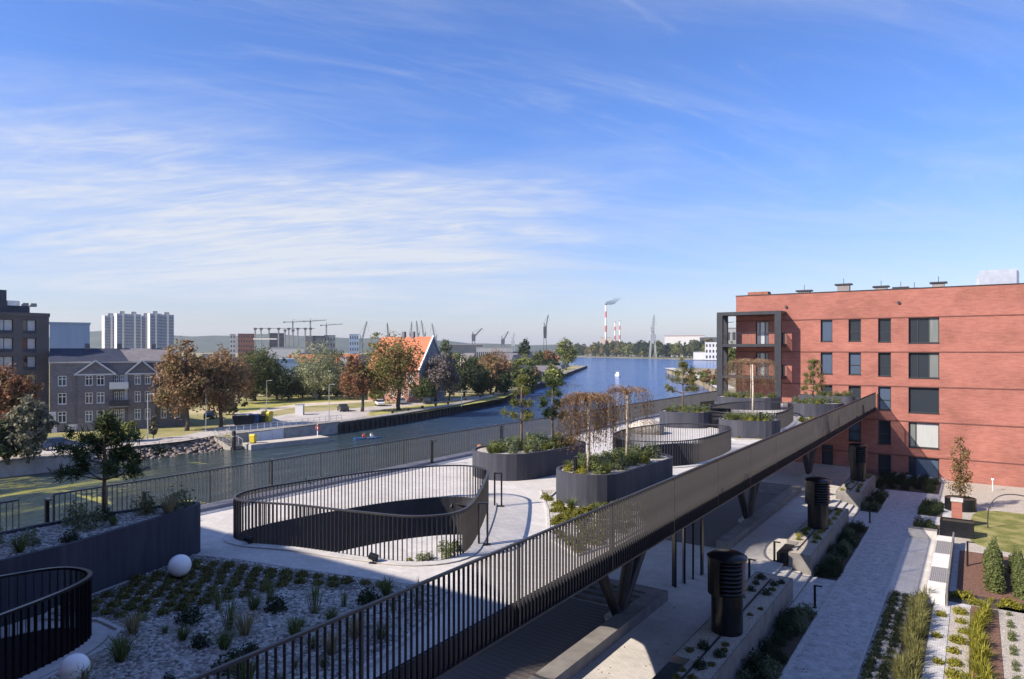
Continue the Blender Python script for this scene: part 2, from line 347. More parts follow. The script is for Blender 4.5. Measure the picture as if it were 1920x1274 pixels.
# the far bank: its water's edge, traced on the water and set at the height of the quay
EDGE = [(-94, -600), (-93, -100), (-91.6, 20), (-90.2, 31), (-88.8, 39), (-92.4, 41), (-92.4, 58.6), (-90.0, 59.5), (-90.0, 66), (-90.5, 80), (-92.5, 97), (-97.5, 120), (-113, 165), (-133, 211), (-178, 310), (-258, 486)]
EDGE2 = [(-290, 500), (-420, 640), (-800, 1250), (-980, 1450)]
land = EDGE + EDGE2 + [(-1500, 2300), (-2400, 6000), (-8000, 9000), (-8000, -2500), (-94, -2500)]
lb = MB(); sheet(lb, land, [], -1.4); walls(lb, land, -6, -1.4)
struct(lb.build('far_bank_ground', M_FIELD))
fs = [(-1500, 2300), (-1003, 1497), (-905, 1330), (-640, 1215), (-380, 1010), (-150, 900), (1500, 1200), (5000, 3000), (5000, 9000), (-2400, 6000)]
sb = MB(); sheet(sb, fs, [], -1.7); walls(sb, fs, -6, -1.7); struct(sb.build('far_shore_ground', M_FARG))
mine = [(-33, -600), (-33, 95), (-62, 200), (-84, 253), (-116, 322), (-158, 403), (-140, 420), (-60, 330), (400, 470), (2500, 700), (2500, -600)]
ob = MB(); sheet(ob, mine, [], -0.02); walls(ob, mine, -6, -0.02)
M_OWN = mat('scrub_ground', (0.20, 0.15, 0.09), (0.36, 0.29, 0.2), 0.15, 0.95, 0.3, 3, c3=(0.12, 0.12, 0.05), s3=0.06)
struct(ob.build('near_bank_ground', M_OWN))
qb = MB()                                                     # pale quay cap and rusty wall on the near bank
qp = [(-62, 200), (-84, 253), (-116, 322), (-158, 403)]
for i in range(3):
    (x0, y0), (x1, y1) = qp[i], qp[i+1]
    qb.bar((x0+1.5, y0, 0.15), (x1+1.5, y1, 0.15), 5, 0.3)
q = tag(qb.build('quay_cap', mat('pale_quay_cap', (0.42, 0.39, 0.35), (0.5, 0.47, 0.43), 0.4, 0.9)), None, None); struct(q)

# courtyard level paving
def slab(name, poly, z, m, thick=None):
    b = MB()
    if thick: b.prism(poly, z-thick, z)
    else: sheet(b, poly, [], z)
    return struct(b.build(name, m))
rect = lambda x0, y0, x1, y1: [(x0, y0), (x1, y0), (x1, y1), (x0, y1)]
slab('courtyard_paving', rect(-6.7, -1.6, 14, 69.4), 0.0, M_PATH)
slab('walkway', rect(-32.6, -1.6, -8.36, 69.4), 0.5, M_PAVE, 0.6)
slab('garden_path', rect(-5.5, 5, -3.4, 61.2), 0.006, M_PATH)
kb = MB()
for x in (-5.5, -3.4): kb.box(x-0.05, 20, -0.1, x+0.05, 61.2, 0.04)
struct(kb.build('path_kerb', M_KERB))
slab('seating_paving', rect(-3.35, 36.2, -1.95, 47.2), 0.012, M_PAVE2)
# ------------------------------------------------------------------ the building the picture is taken from
t = thing('apartment_building', 'pale brick apartment block whose roof shades the near end of the terrace', 'building', (-4, -9, 0))
wb = MB(); op = []
wb.box(-28, -15, -1, 22, -1.7, 16.0); wb.build('wall', mat('home_brick', (0.36, 0.14, 0.10), (0.44, 0.18, 0.13), kind='brick', rotx=(R_(90), 0, 0)), t)
pb = MB()
for a in ((-28.2, -1.9, 22.2, -1.5), (-28.2, -15.2, 22.2, -14.8), (-28.2, -15, -27.8, -1.5), (21.8, -15, 22.2, -1.5)): pb.box(a[0], a[1], 16.0, a[2], a[3], 16.85)
pb.build('parapet', M_RAILG, t)
bb = MB().box(-2.2, -1.7, 9.35, 2.2, -0.35, 9.55); bb.build('balcony_floor', M_CONC, t)

# ================================================================== elevated terrace
DZ = 6.2; RX = -7.55; LX = -20.25; YEND = 69.3
H1 = ccw(catmull([(-16.45, 11.0), (-16.75, 12.3), (-16.1, 15.6), (-15.3, 17.3), (-14.4, 18.2), (-13.4, 18.1), (-12.7, 17.3), (-10.9, 14.3), (-10.35, 12.9), (-10.9, 12.0), (-12.2, 11.6), (-14.2, 11.2), (-15.6, 10.75)], 5))
H2 = ccw(catmull([(-14.3, 31.5), (-13.7, 34.3), (-12.4, 35.4), (-11.0, 35.5), (-10.2, 34.6), (-9.95, 31.8), (-10.2, 29.0), (-11.2, 27.6), (-12.6, 27.4), (-13.9, 28.8)], 5))
H3 = ccw(catmull([(-10.25, 44.2), (-10.35, 48.5), (-11.2, 52.8), (-13.2, 53.8), (-15.0, 51.5), (-15.3, 47.0), (-14.2, 43.6), (-11.7, 42.9)], 5))
H0 = ccw(catmull([(-13.95, 4.6), (-13.6, 5.55), (-12.9, 5.75), (-12.4, 5.35), (-11.95, 4.3), (-11.5, 2.5), (-12.3, 1.2), (-13.8, 1.4), (-14.3, 3.0)], 5))
TER = thing('elevated_terrace', 'long raised garden terrace on slanted steel columns, with oval openings, leading to the brick block', 'terrace', (-14, 35, 0.5))
outer = rect(LX-0.1, -1.4, RX-0.03, YEND)
sl_ = MB(); sheet(sl_, outer, [H0, H1, H2, H3], DZ-0.012); sheet(sl_, outer, [H0, H1, H2, H3], 5.72, up=False)
walls(sl_, outer, 5.72, DZ-0.012)
for h in (H0, H1, H2, H3): walls(sl_, h[::-1], 5.72, DZ-0.012)
sl_.build('slab', mat('dark_slab_edge', (0.05, 0.05, 0.055), (0.08, 0.08, 0.085), 1, 0.8), TER)
pv = MB(); sheet(pv, outer, [H0, H1, H2, H3], DZ); pv.build('paving', M_PAVE, TER)
def margin(loop, d0, d1, z, m, name, parent=TER):
    b = MB(); lo = offset(loop, -d1); li = offset(loop, -d0)
    b.ring(lo, li, z-0.02, z); return b.build(name, m, parent)
for h in (H0, H1, H2, H3): margin(h, 0.0, 0.28, DZ+0.035, M_KERB, 'opening_kerb')
for h in (H0, H1, H2, H3): b = MB(); b.ring(offset(h, -0.02), offset(h, 0.03), 4.95, DZ+0.03); b.build('opening_lining', M_RAILG, TER)
# slab edges of the long sides: a dark fascia and a bright rim
fb = MB(); fb.box(RX-0.02, -1.4, 5.74, RX+0.015, YEND, DZ-0.02); fb.build('fascia', M_RAILG, TER)
fb = MB(); fb.box(RX+0.016, -1.4, 5.70, RX+0.10, YEND, 5.735); fb.build('edge_trim', M_STEEL, TER)
fb = MB(); fb.box(LX-0.14, -1.4, 5.74, LX-0.105, YEND, DZ+0.03); fb.build('fascia', M_RAILG, TER)
kb = MB(); kb.box(LX-0.05, -1.4, DZ-0.05, LX+0.45, YEND, DZ+0.10); kb.build('edge_kerb', mat('edge_kerb', (0.26, 0.25, 0.26), (0.33, 0.32, 0.32), 2, 0.85), TER)
gb = MB()
for x in (-9.2, -17.9): MB().box(x-0.2, -1.2, 5.2, x+0.2, YEND, 5.72).build('girder', M_BLACK, TER)
for i in range(23):
    y = 1.1+3*i; run = None
    for k in range(115):
        x = -19.6+0.1*k; hit = any(inpoly(x, y+e, offset(h, -0.25)) for h in (H0, H1, H2, H3) for e in (-0.1, 0.1))
        if not hit and run is None: run = x
        if run is not None and (hit or k == 114):
            if x-run > 0.3: MB().box(run, y-0.1, 5.42, x, y+0.1, 5.715).build('cross_beam', M_BLACK, TER)
            run = None
M_COLM = mat('dark_steel_column', (0.025, 0.026, 0.031), (0.045, 0.044, 0.048), 1.2, 0.5, metal=0.2)
for yb in (6.3, 24.7, 43.2, 61.8):
    for xb, s in ((-11.7, 1), (-16.3, -1)):
        for dy, dx in ((-2.7, -0.3), (1.2, 0.4), (4.4, 0.1)):
            c = MB(); c.tube([(xb, yb+dy*0.07, 0.85), (xb+dx*s, yb+dy, 5.3)], [0.20, 0.27], 12); autosmooth(c.build('column', M_COLM, TER))
        f_ = MB().lathe([(0.55, 0), (0.55, 0.12), (0.36, 0.16), (0.36, 0.3), (0.1, 0.36)], (xb, yb, 0.55), 16); f_.build('column_foot', M_CONC, TER)

# ------------------------------------------------------------------ railings
CAMP = (0, 0)
def railing(name, label, path, z0, z1, spacing=0.135, fin=0.052, th=0.011, closed=True, m=M_STEEL, post=0, rail_w=0.06, group=None, foot=None, maxn=300):
    c = path[0]; T = thing(name, label, 'railing', (c[0], c[1], DZ), 0, group)
    P = resample(path, spacing, closed); n = len(P)
    top = MB(); L = [(p[0], p[1]) for p in path]
    def sweep(mb, hw, za, zb):
        if closed: mb.ring(offset(L, -hw), offset(L, hw), za, zb)
        else:
            for i in range(len(L)-1): mb.bar((*L[i], (za+zb)/2), (*L[i+1], (za+zb)/2), 2*hw, zb-za)
    sweep(top, rail_w/2, z1-0.03, z1+0.012); top.build('handrail', m, T)
    bt = MB(); sweep(bt, 0.02, z0-0.012, z0); bt.build('bottom_rail', m, T)
    fm = MB().box(-th/2, -fin/2, 0, th/2, fin/2, z1-0.03-z0).mesh('picket', m)
    pm = MB().box(-0.022, -fin*0.56, 0, 0.022, fin*0.56, z1-0.03-z0).mesh('post', m)
    posts = set(range(0, n, post)) if post else set()
    order = sorted(range(n), key=lambda i: (P[i][0]-CAMP[0])**2+(P[i][1]-CAMP[1])**2)
    vis = [i for i in order if i not in posts]
    for i in posts: inst('post', pm, (P[i][0], P[i][1], z0), P[i][2], T)
    for i in vis[:maxn]: inst('picket', fm, (P[i][0], P[i][1], z0), P[i][2], T)
    if len(vis) > maxn:
        r = MB()
        for i in vis[maxn:]:
            ca, sa = math.cos(P[i][2]), math.sin(P[i][2])
            r.v += [(P[i][0]+ca*u-sa*v_, P[i][1]+sa*u+ca*v_, z) for z in (z0, z1-0.03) for u, v_ in ((-th/2, -fin/2), (th/2, -fin/2), (th/2, fin/2), (-th/2, fin/2))]
            b = len(r.v)-8; r.f += [(b+a_, b+b_, b+c_, b+d_) for a_, b_, c_, d_ in ((0,1,5,4),(1,2,6,5),(2,3,7,6),(3,0,4,7))]
        r.build('picket_row', m, T)['kind'] = 'stuff'
    return T
seg = lambda a, b, s=2.0: [(a[0]+(b[0]-a[0])*i/max(1, round(math.dist(a, b)/s)), a[1]+(b[1]-a[1])*i/max(1, round(math.dist(a, b)/s))) for i in range(max(1, round(math.dist(a, b)/s))+1)]
railing('railing', 'long bronze picket railing along the courtyard edge of the raised terrace', [(RX+0.06, -1.3), (RX+0.06, YEND)], 5.74, 7.40, closed=False, post=31)
railing('railing', 'long grey picket railing along the river edge of the raised terrace', [(LX, 8.15), (LX, 64.2)], DZ+0.14, 7.38, closed=False, m=M_RAILG, post=33)
railing('railing', 'short grey picket railing beyond the gap in the river railing, beside the gravel planter', [(LX, -1.3), (LX, 7.35)], DZ+0.14, 7.38, closed=False, m=M_RAILG, post=33)
railing('opening_railing', 'bronze picket railing round the teardrop stair opening beside the white globe lamp', H1, DZ-0.12, 7.30, spacing=0.118, rail_w=0.07)
railing('opening_railing', 'bronze picket railing round the oval opening behind the weeping trees', H2, DZ-0.12, 7.30, spacing=0.122, rail_w=0.07)
railing('opening_railing', 'bronze picket railing round the oval opening below the balcony of the brick block', H3, DZ-0.12, 7.30, spacing=0.125, rail_w=0.07)
railing('opening_railing', 'black picket railing with pale handrail at the foot of the long curved planter', H0, DZ-0.12, 7.30, spacing=0.118, m=M_BLACK, rail_w=0.07)
# steel stair hanging in the teardrop opening
st = thing('steel_stair', 'dark steel stair dropping from the teardrop opening to the walkway', 'stair', (-13, 20, 0.5))
for s in (-0.7, 0.7):
    b = MB(); b.bar((-14.0+s, 18.0, 6.05), (-14.0+s, 24.6, 3.3), 0.06, 0.32); b.build('stringer', M_BLACK, st)
b = MB().box(-16.8, 24.5, 3.16, -13.2, 26.0, 3.3); b.build('landing', M_BLACK, st)
for i in range(15):
    inst('tread', MB().box(-0.66, -0.14, -0.02, 0.66, 0.14, 0.02).mesh('tread', M_COLM) if i == 0 else tm, (-14.0, 18.2+i*0.44, 6.0-i*0.183), 0, st)
    tm = bpy.data.meshes['tread']
for s in (-0.7, 0.7): MB().bar((-16.0+s, 24.6, 3.3), (-16.0+s, 18.2, 0.6), 0.06, 0.32).build('stringer', M_BLACK, st)
for i in range(14): inst('tread', tm, (-16.0, 24.3-i*0.44, 3.15-i*0.183), 0, st)
for i, (x, y) in enumerate([(-10.8, 32.0), (-10.95, 31.2), (-11.1, 30.4), (-11.3, 29.7)]):
    if i == 0:
        scn = thing('slat_screen', 'curved screen of tall black fins hanging under the second oval opening', 'screen', (-12, 30, 0.5)); fm = MB().box(-0.04, -0.14, 0, 0.04, 0.14, 5.15).mesh('fin', M_BLACK)
    inst('fin', fm, (x, y, 0.5), 0.3*i, scn)

# ------------------------------------------------------------------ planting beds on the terrace
def bed(name, poly, z, m, k=1, kerb=True):
    P = ccw(poly); b = MB(); sheet(b, P, [], z); o = b.build(name, m, TER)
    if kerb: b = MB(); b.ring(offset(P, -0.06), offset(P, 0.02), DZ-0.01, z+0.02); b.build('bed_kerb', M_KERB, TER)
    return o
main_bed = ccw([(-15.75, 9.30), (-14.6, 9.72), (-13.0, 10.02), (-11.63, 10.36), (-10.3, 10.66), (-9.35, 10.95), (-8.9, 10.8), (-8.6, 10.2), (-8.1, 8.5), (-7.75, 6), (-7.75, -1.2), (-11.2, -1.2), (-11.05, 2.4), (-11.55, 4.4), (-12.0, 5.6), (-12.6, 6.15), (-13.4, 6.15), (-14.3, 5.6), (-14.65, 5.9), (-15.0, 7.2), (-15.45, 8.5)])
bed('gravel_bed', main_bed, DZ+0.03, M_GRAV)
GRID = ccw([(-15.5, 9.2), (-14.6, 9.55), (-13.0, 9.88), (-11.63, 10.2), (-10.0, 10.5), (-10.6, 9.9), (-11.95, 9.0), (-12.3, 7.7), (-12.55, 6.8), (-12.75, 6.3), (-13.4, 6.25), (-14.1, 5.85), (-14.6, 6.0), (-14.95, 7.2), (-15.3, 8.4)])
b = MB(); sheet(b, GRID, [], DZ+0.04); b.build('sedum_bed', mat('sedum_soil', (0.06, 0.058, 0.05), (0.2, 0.19, 0.17), 22, 0.95, 0.6, kind='voronoi'), TER)
BED2 = ccw([(-9.15, 15.4), (-8.0, 14.6), (-7.75, 16), (-7.75, 24.5), (-8.9, 24.8), (-9.3, 20.5), (-10.4, 18.9), (-11.9, 19.6), (-12.3, 20.9), (-12.75, 20.6), (-11.0, 18.2), (-9.75, 16.2)])
bed('sedum_gravel_bed', BED2, DZ+0.03, M_GRAVD)
BED3 = ccw([(-12.3, 39.3), (-11.0, 38.2), (-9.4, 39.0), (-8.1, 41.2), (-7.75, 45), (-7.75, 48), (-8.6, 47), (-9.6, 43), (-10.9, 39.9)])
bed('gravel_strip', BED3, DZ+0.03, M_GRAVD)
BED4 = ccw([(-9.4, 49), (-7.8, 50), (-7.8, 56), (-8.4, 54), (-9.6, 53.2), (-11.0, 54.2), (-11.3, 52.5)])
bed('gravel_strip', BED4, DZ+0.03, M_GRAVD)

# ------------------------------------------------------------------ planters
def stadium(cx, cy, length, width, ang, n=11, taper=1.0):
    r = width/2; h = length/2-r; pts = []
    for k in range(n+1):
        a = -math.pi/2+math.pi*k/n; pts.append((h+r*math.cos(a), r*math.sin(a)*taper))
    for k in range(n+1):
        a = math.pi/2+math.pi*k/n; pts.append((-h+r*math.cos(a), r*math.sin(a)))
    ca, sa = math.cos(ang), math.sin(ang)
    return ccw([(cx+x*ca-y*sa, cy+x*sa+y*ca) for x, y in pts])
def planter(loop, zt, label, soil, th=0.11, name='planter', grp=None, z0=DZ):
    L = ccw(loop); cx = sum(p[0] for p in L)/len(L); cy = sum(p[1] for p in L)/len(L)
    T = thing(name, label, 'planter', (cx, cy, z0), 0, grp)
    b = MB(); b.ring(L, offset(L, th), z0, zt); b.build('wall', M_PLANT, T)
    b = MB(); sheet(b, offset(L, th*0.9), [], zt-0.06); b.build('soil', soil, T); return T, L
PA, LA = planter(stadium(-15.35, 24.0, 5.6, 2.9, R_(80), taper=1.0), 7.22, 'dark rounded planter with two pines beside the stair opening', M_GRAVD)
PB, LB = planter(stadium(-10.55, 22.2, 5.9, 2.35, R_(86)), 7.22, 'dark rounded planter holding two weeping trees on pale trunks', M_GRAVD)
PC, LC = planter(stadium(-10.9, 40.55, 3.4, 2.6, R_(20)), 7.22, 'dark oval planter with one weeping tree beside the third opening', M_GRAVD)
PD, LD = planter(stadium(-15.8, 43.6, 3.4, 2.6, R_(20)), 7.22, 'dark oval planter with a single pine by the river railing', M_GRAVD)
PE, LE = planter(stadium(-16.2, 60.0, 5.2, 3.6, R_(15)), 7.22, 'dark wide planter with a weeping tree in front of the balcony posts', M_GRAVD)
PF, LF = planter(stadium(-10.0, 56.0, 3.9, 2.9, R_(40)), 7.22, 'dark oval planter with a young pine near the brick wall', M_GRAVD)
PG, LG = planter(stadium(-11.0, 66.0, 4.6, 1.4, R_(0)), 7.18, 'dark narrow planter against the brick wall', M_GRAVD)
PL, LL = planter(catmull([(-14.45, 1.0), (-14.45, 3.5), (-14.66, 5.9), (-14.95, 7.0), (-15.36, 8.35), (-15.8, 9.5), (-16.2, 9.75), (-16.5, 9.3), (-16.85, 7.9), (-16.95, 6.3), (-16.6, 4.0), (-16.3, 1.0), (-15.4, 0.4)], 5), 7.40, 'long dark curved planter of gravel and grasses with a pine', M_GRAV)

# loose stones on the gravel nearest the camera
def stones(name, poly, n, z, size, m, parent, seed):
    r_ = np.random.default_rng(seed); xs = [p[0] for p in poly]; ys = [p[1] for p in poly]; b = MB(); k = 0
    while k < n:
        x = r_.uniform(min(xs), max(xs)); y = r_.uniform(min(ys), max(ys))
        if not inpoly(x, y, poly): continue
        k += 1; s_ = size*r_.uniform(.5, 1.3); a = r_.uniform(0, 6.28); c, d = math.cos(a)*s_, math.sin(a)*s_; e = r_.uniform(.55, .9)
        b.add([(x+c, y+d, z), (x-d*e, y+c*e, z+s_*.12), (x-c, y-d, z), (x+d*e, y-c*e, z+s_*.1), (x, y, z+s_*.55)], [(0, 1, 4), (1, 2, 4), (2, 3, 4), (3, 0, 4)])
    o = b.build(name, m, parent); o['kind'] = 'stuff'; return o
M_PEB = mat('pebbles', (0.14, 0.135, 0.125), (0.58, 0.555, 0.52), kind='leaf', rough=0.8)
stones('gravel_stones', [p for p in main_bed], 9000, DZ+0.03, 0.045, M_PEB, TER, 3)
stones('gravel_stones', offset(LL, 0.15), 2600, 7.345, 0.045, M_PEB, PL, 4)
stones('gravel_stones', BED2, 1500, DZ+0.03, 0.04, M_PEB, TER, 5)
# ================================================================== vegetation makers
RG = np.random.default_rng(7); RD = random.Random(5)
def frames(n, rng, up=0.3, out=None):
    nrm = rng.normal(size=(n, 3)); nrm[:, 2] += up
    if out is not None: nrm += out
    nrm /= np.linalg.norm(nrm, axis=1, keepdims=True)+1e-9
    t = rng.normal(size=(n, 3)); t -= nrm*np.sum(t*nrm, 1, keepdims=True); t /= np.linalg.norm(t, axis=1, keepdims=True)+1e-9
    return nrm, t, np.cross(nrm, t)
def leafq(P, size, rng, asp=0.6, up=0.4, out=None):
    n = len(P); nrm, t, b = frames(n, rng, up, out); s = size*rng.uniform(0.6, 1.35, size=(n, 1))
    t = t*s*0.5; b = b*s*0.5*asp
    return np.stack([P-t, P+b*1.0, P+t, P-b*1.0], 1)
def clumps(lobes, n, rng, per=26, spread=0.16, shell=0.55):
    out = []; outn = []; W = np.array([l[3]*l[4]*l[5] for l in lobes])**(2/3); W /= W.sum()
    for l, wt in zip(lobes, W):
        m = max(3, int(n*wt/per)); d = rng.normal(size=(m, 3)); d /= np.linalg.norm(d, axis=1, keepdims=True)
        r = shell+(1-shell)*rng.uniform(size=(m, 1))**0.6; R = np.array(l[3:6]); c = np.array(l[:3])+d*r*R
        k = rng.integers(per//2, per*3//2, m); idx = np.repeat(np.arange(m), k)
        j = rng.normal(size=(len(idx), 3))*spread*R.mean()
        out.append(c[idx]+j); outn.append(d[idx]*0.9+j/(spread*R.mean()+1e-6)*0.35)
    return np.concatenate(out), np.concatenate(outn)
def tree(name, label, loc, H, lobes, n, leaf, lm, bark, trunk_h, tr=0.2, group=None, rng=RG, asp=0.65, shell=0.5, spread=0.17, cat='tree', limbs=7, per=26):
    """lobes in metres relative to the foot"""
    T = thing(name, label, cat, loc, 0, group); b = MB()
    top = max(l[2] for l in lobes); wob = [(rng.normal()*tr*0.5, rng.normal()*tr*0.5) for _ in range(6)]
    pts = [(0, 0, -0.15)]+[(wob[i][0], wob[i][1], trunk_h+(top-trunk_h)*(i/4) if i else trunk_h*0.55) for i in range(5)]
    b.tube(pts, [tr*1.35, tr, tr*0.85, tr*0.65, tr*0.4, tr*0.18], 7)
    for i in range(limbs):
        l = lobes[i % len(lobes)]; z0 = trunk_h*0.8+(top-trunk_h)*0.5*rng.uniform(); a = rng.uniform(0, 6.28)
        e = (l[0]+l[3]*0.6*math.cos(a), l[1]+l[4]*0.6*math.sin(a), l[2]+l[5]*rng.uniform(-0.2, 0.5))
        mid = (e[0]*0.45, e[1]*0.45, z0+(e[2]-z0)*0.6); b.tube([(0, 0, z0), mid, e], [tr*0.45, tr*0.3, tr*0.1], 5)
    b.build('trunk', bark, T, True, world=False)
    P, nn = clumps(lobes, n, rng, per, spread, shell)
    inst('crown', quads_mesh('crown', leafq(P, leaf, rng, asp, 0.3, nn), lm), parent=T, world=False)
    return T
def tuft_mesh(name, lm, n, h, w, spread, rng, lean=0.5, r0=0.04, hv=0.4):
    Q = []
    for i in range(n):
        a = rng.uniform(0, 6.283); l = lean*rng.uniform(0.2, 1.0); hh = h*rng.uniform(1-hv, 1.0); r = r0*math.sqrt(rng.uniform())
        d = np.array([math.cos(a), math.sin(a), 0]); s = np.array([-d[1], d[0], 0])*w*0.5; p0 = d*r*rng.uniform(0.3, 1)
        p1 = p0+d*l*spread*0.4+np.array([0, 0, hh*0.62]); p2 = p0+d*l*spread+np.array([0, 0, hh*(1-0.35*l)])
        Q.append([p0-s, p0+s, p1+s*0.85, p1-s*0.85]); Q.append([p1-s*0.85, p1+s*0.85, p2+s*0.12, p2-s*0.12])
    return quads_mesh(name, np.array(Q), lm)
def bush_mesh(name, lm, n, rx, ry, h, leaf, rng, asp=0.55, per=12, shell=0.45):
    n = int(n*1.9); d = rng.normal(size=(n, 3)); d[:, 2] = np.abs(d[:, 2]); d /= np.linalg.norm(d, axis=1, keepdims=True)
    az = np.arctan2(d[:, 1], d[:, 0]); ph = rng.uniform(0, 6.28, 3); lump = 1+0.16*np.sin(3*az+ph[0])+0.13*np.sin(5*az+ph[1])*d[:, 2]+0.12*np.sin(7*d[:, 2]+ph[2])
    r = (0.25+0.75*rng.uniform(size=n)**0.45)*lump; P = d*r[:, None]*np.array([rx, ry, h*0.92]); P[:, 2] += leaf*0.2
    return quads_mesh(name, leafq(P, leaf, rng, asp, 0.5, d*1.1), lm)
def scatter_plants(name, meshes, pts, label, cat, group, s=(0.8, 1.25), z=0, sink=0.01):
    for p in pts:
        zz_ = p[2] if len(p) > 2 else z
        o = inst(name, RD.choice(meshes), (p[0], p[1], zz_-sink), RD.uniform(0, 6.28), None, (RD.uniform(*s),)*3); tag(o, label, cat, group)
def fill(poly, n, rng=RD, gap=0.2, tries=4000):
    xs = [p[0] for p in poly]; ys = [p[1] for p in poly]; out = []
    for _ in range(tries):
        x = rng.uniform(min(xs), max(xs)); y = rng.uniform(min(ys), max(ys))
        if inpoly(x, y, poly) and all((x-a)**2+(y-b)**2 > gap*gap for a, b in out): out.append((x, y))
        if len(out) >= n: break
    return out
G_SED = leafmat('sedum_green', (0.085, 0.092, 0.03), (0.235, 0.22, 0.075))
G_SEDY = leafmat('sedum_yellow', (0.09, 0.10, 0.015), (0.26, 0.24, 0.04))
G_GRASS = leafmat('grass_green', (0.07, 0.10, 0.028), (0.20, 0.225, 0.08))
G_STRAW = leafmat('grass_straw', (0.22, 0.18, 0.09), (0.42, 0.36, 0.2))
G_DARK = leafmat('dark_leaf', (0.015, 0.026, 0.012), (0.05, 0.075, 0.03))
G_BLUE = leafmat('blue_green_leaf', (0.075, 0.10, 0.055), (0.21, 0.24, 0.13))
G_PINE = leafmat('pine_needle', (0.022, 0.04, 0.016), (0.085, 0.115, 0.035), 0.12)
G_PINEY = leafmat('yellow_pine_needle', (0.06, 0.075, 0.02), (0.20, 0.20, 0.06), 0.12)  # yellower needle colour, even over the whole tree
G_BROWN = leafmat('brown_leaf', (0.12, 0.065, 0.028), (0.28, 0.17, 0.08), 0.3)
G_YEL = leafmat('yellow_green_leaf', (0.13, 0.14, 0.015), (0.33, 0.30, 0.04), 0.3)

# ------------------------------------------------------------------ sedum grid, gravel plants
rng = np.random.default_rng(11)
sed = [bush_mesh('sedum_clump', G_SED, 150, 0.13, 0.13, 0.13, 0.05, rng) for _ in range(3)]
sedy = [bush_mesh('sedum_clump', G_SEDY, 150, 0.17, 0.17, 0.17, 0.06, rng) for _ in range(2)]
gt = [tuft_mesh('grass_tuft', G_GRASS, 110, 0.34, 0.012, 0.34, RG, 0.9, 0.07) for _ in range(2)]
gd_ = [bush_mesh('dark_cushion', G_DARK, 210, 0.20, 0.20, 0.26, 0.055, rng) for _ in range(2)]
gs = [tuft_mesh('straw_tuft', G_STRAW, 110, 0.42, 0.012, 0.36, RG, 0.9, 0.07) for _ in range(2)]
tall = [tuft_mesh('tall_tuft', G_GRASS, 40, 0.6, 0.012, 0.3, RG, 0.8, 0.08) for _ in range(2)]
pts = []
for i in range(40):
    for j in range(40):
        u = (i+0.5*(j % 2))*0.40; v = j*0.33; x = -16.2+u*math.cos(0.27)-v*math.sin(0.27); y = 4.6+u*math.sin(0.27)+v*math.cos(0.27)
        x += RD.uniform(-.04, .04); y += RD.uniform(-.04, .04)
        if inpoly(x, y, offset(GRID, 0.1)): pts.append((x, y, DZ+0.04))
scatter_plants('sedum_clump', sed, pts, 'small dark sedum cushion in the close grid below the curved planter', 'plant', 'sedum cushions planted in a grid', (0.85, 1.15))
rest = [p for p in fill(offset(main_bed, 0.25), 95, gap=0.42) if not inpoly(p[0], p[1], offset(GRID, -0.25))]
for k, (ms, nm, lb_, ca) in enumerate(((gt, 'grass_tuft', 'green grass tuft growing in the white gravel by the bronze railing', 'grass tuft'), (gd_, 'dark_cushion', 'dark round cushion plant in the white gravel by the bronze railing', 'plant'),
        (tall, 'tall_tuft', 'tall thin upright plant in the white gravel by the bronze railing', 'plant'), (gs, 'straw_tuft', 'straw coloured grass tuft in the white gravel by the bronze railing', 'grass tuft'))):
    sel = [p for i, p in enumerate(rest) if i % 7 in ((0, 3, 6), (1, 4), (2,), (5,))[k]]
    scatter_plants(nm, ms, [(x, y, DZ+0.03) for x, y in sel], lb_, ca, lb_, (0.45, 1.5))
# planting in the long curved planter
pts = [p for p in fill(offset(LL, 0.3), 30, gap=0.4)]
shr = [bush_mesh('low_shrub', G_BLUE, 240, 0.26, 0.26, 0.5, 0.06, rng, per=9) for _ in range(2)]
scatter_plants('grass_tuft', gt+gd_, [(x, y, 7.34) for x, y in pts[:14]], 'low tuft in the gravel of the long curved planter', 'plant', 'tufts in the long curved planter', (0.8, 1.3))
scatter_plants('low_shrub', shr, [(x, y, 7.34) for x, y in pts[14:24]], 'loose blue green shrub in the long curved planter', 'shrub', 'shrubs in the long curved planter', (0.8, 1.4))
scatter_plants('straw_tuft', gs, [(-16.0, 9.0, 7.34), (-15.75, 8.75, 7.34), (-16.25, 8.5, 7.34)], 'pale straw grass at the rounded end of the long curved planter', 'grass tuft', 'pale grasses at the planter end', (1.1, 1.4))
# the rounded planters
def plant_up(L, z, n, lab, kinds):
    pts = fill(offset(L, 0.36), n, gap=0.26)
    for i, (x, y) in enumerate(pts):
        nm, ms, word, ca, s = kinds[i % len(kinds)]
        o = inst(nm, RD.choice(ms), (x, y, z-0.02), RD.uniform(0, 6.28), None, (RD.uniform(*s),)*3); tag(o, f'{word} in {lab}', ca, f'{word} in {lab}')
yb_ = [bush_mesh('yellow_shrub', G_YEL, 120, 0.17, 0.17, 0.25, 0.06, rng, per=8) for _ in range(2)]
gb_ = [bush_mesh('leafy_shrub', G_BLUE, 190, 0.27, 0.27, 0.5, 0.075, rng, per=9) for _ in range(2)]
gg_ = [bush_mesh('leafy_shrub', G_GRASS, 180, 0.26, 0.26, 0.45, 0.075, rng, per=9) for _ in range(2)]
K1 = [('leafy_shrub', gb_, 'blue green leafy shrub', 'shrub', (0.75, 1.25)), ('grass_tuft', gt, 'fine grass tuft', 'grass tuft', (1.1, 1.7)), ('leafy_shrub', gg_, 'mid green leafy shrub', 'shrub', (0.8, 1.3)), ('yellow_shrub', yb_, 'low yellow green plant', 'plant', (0.8, 1.2))]
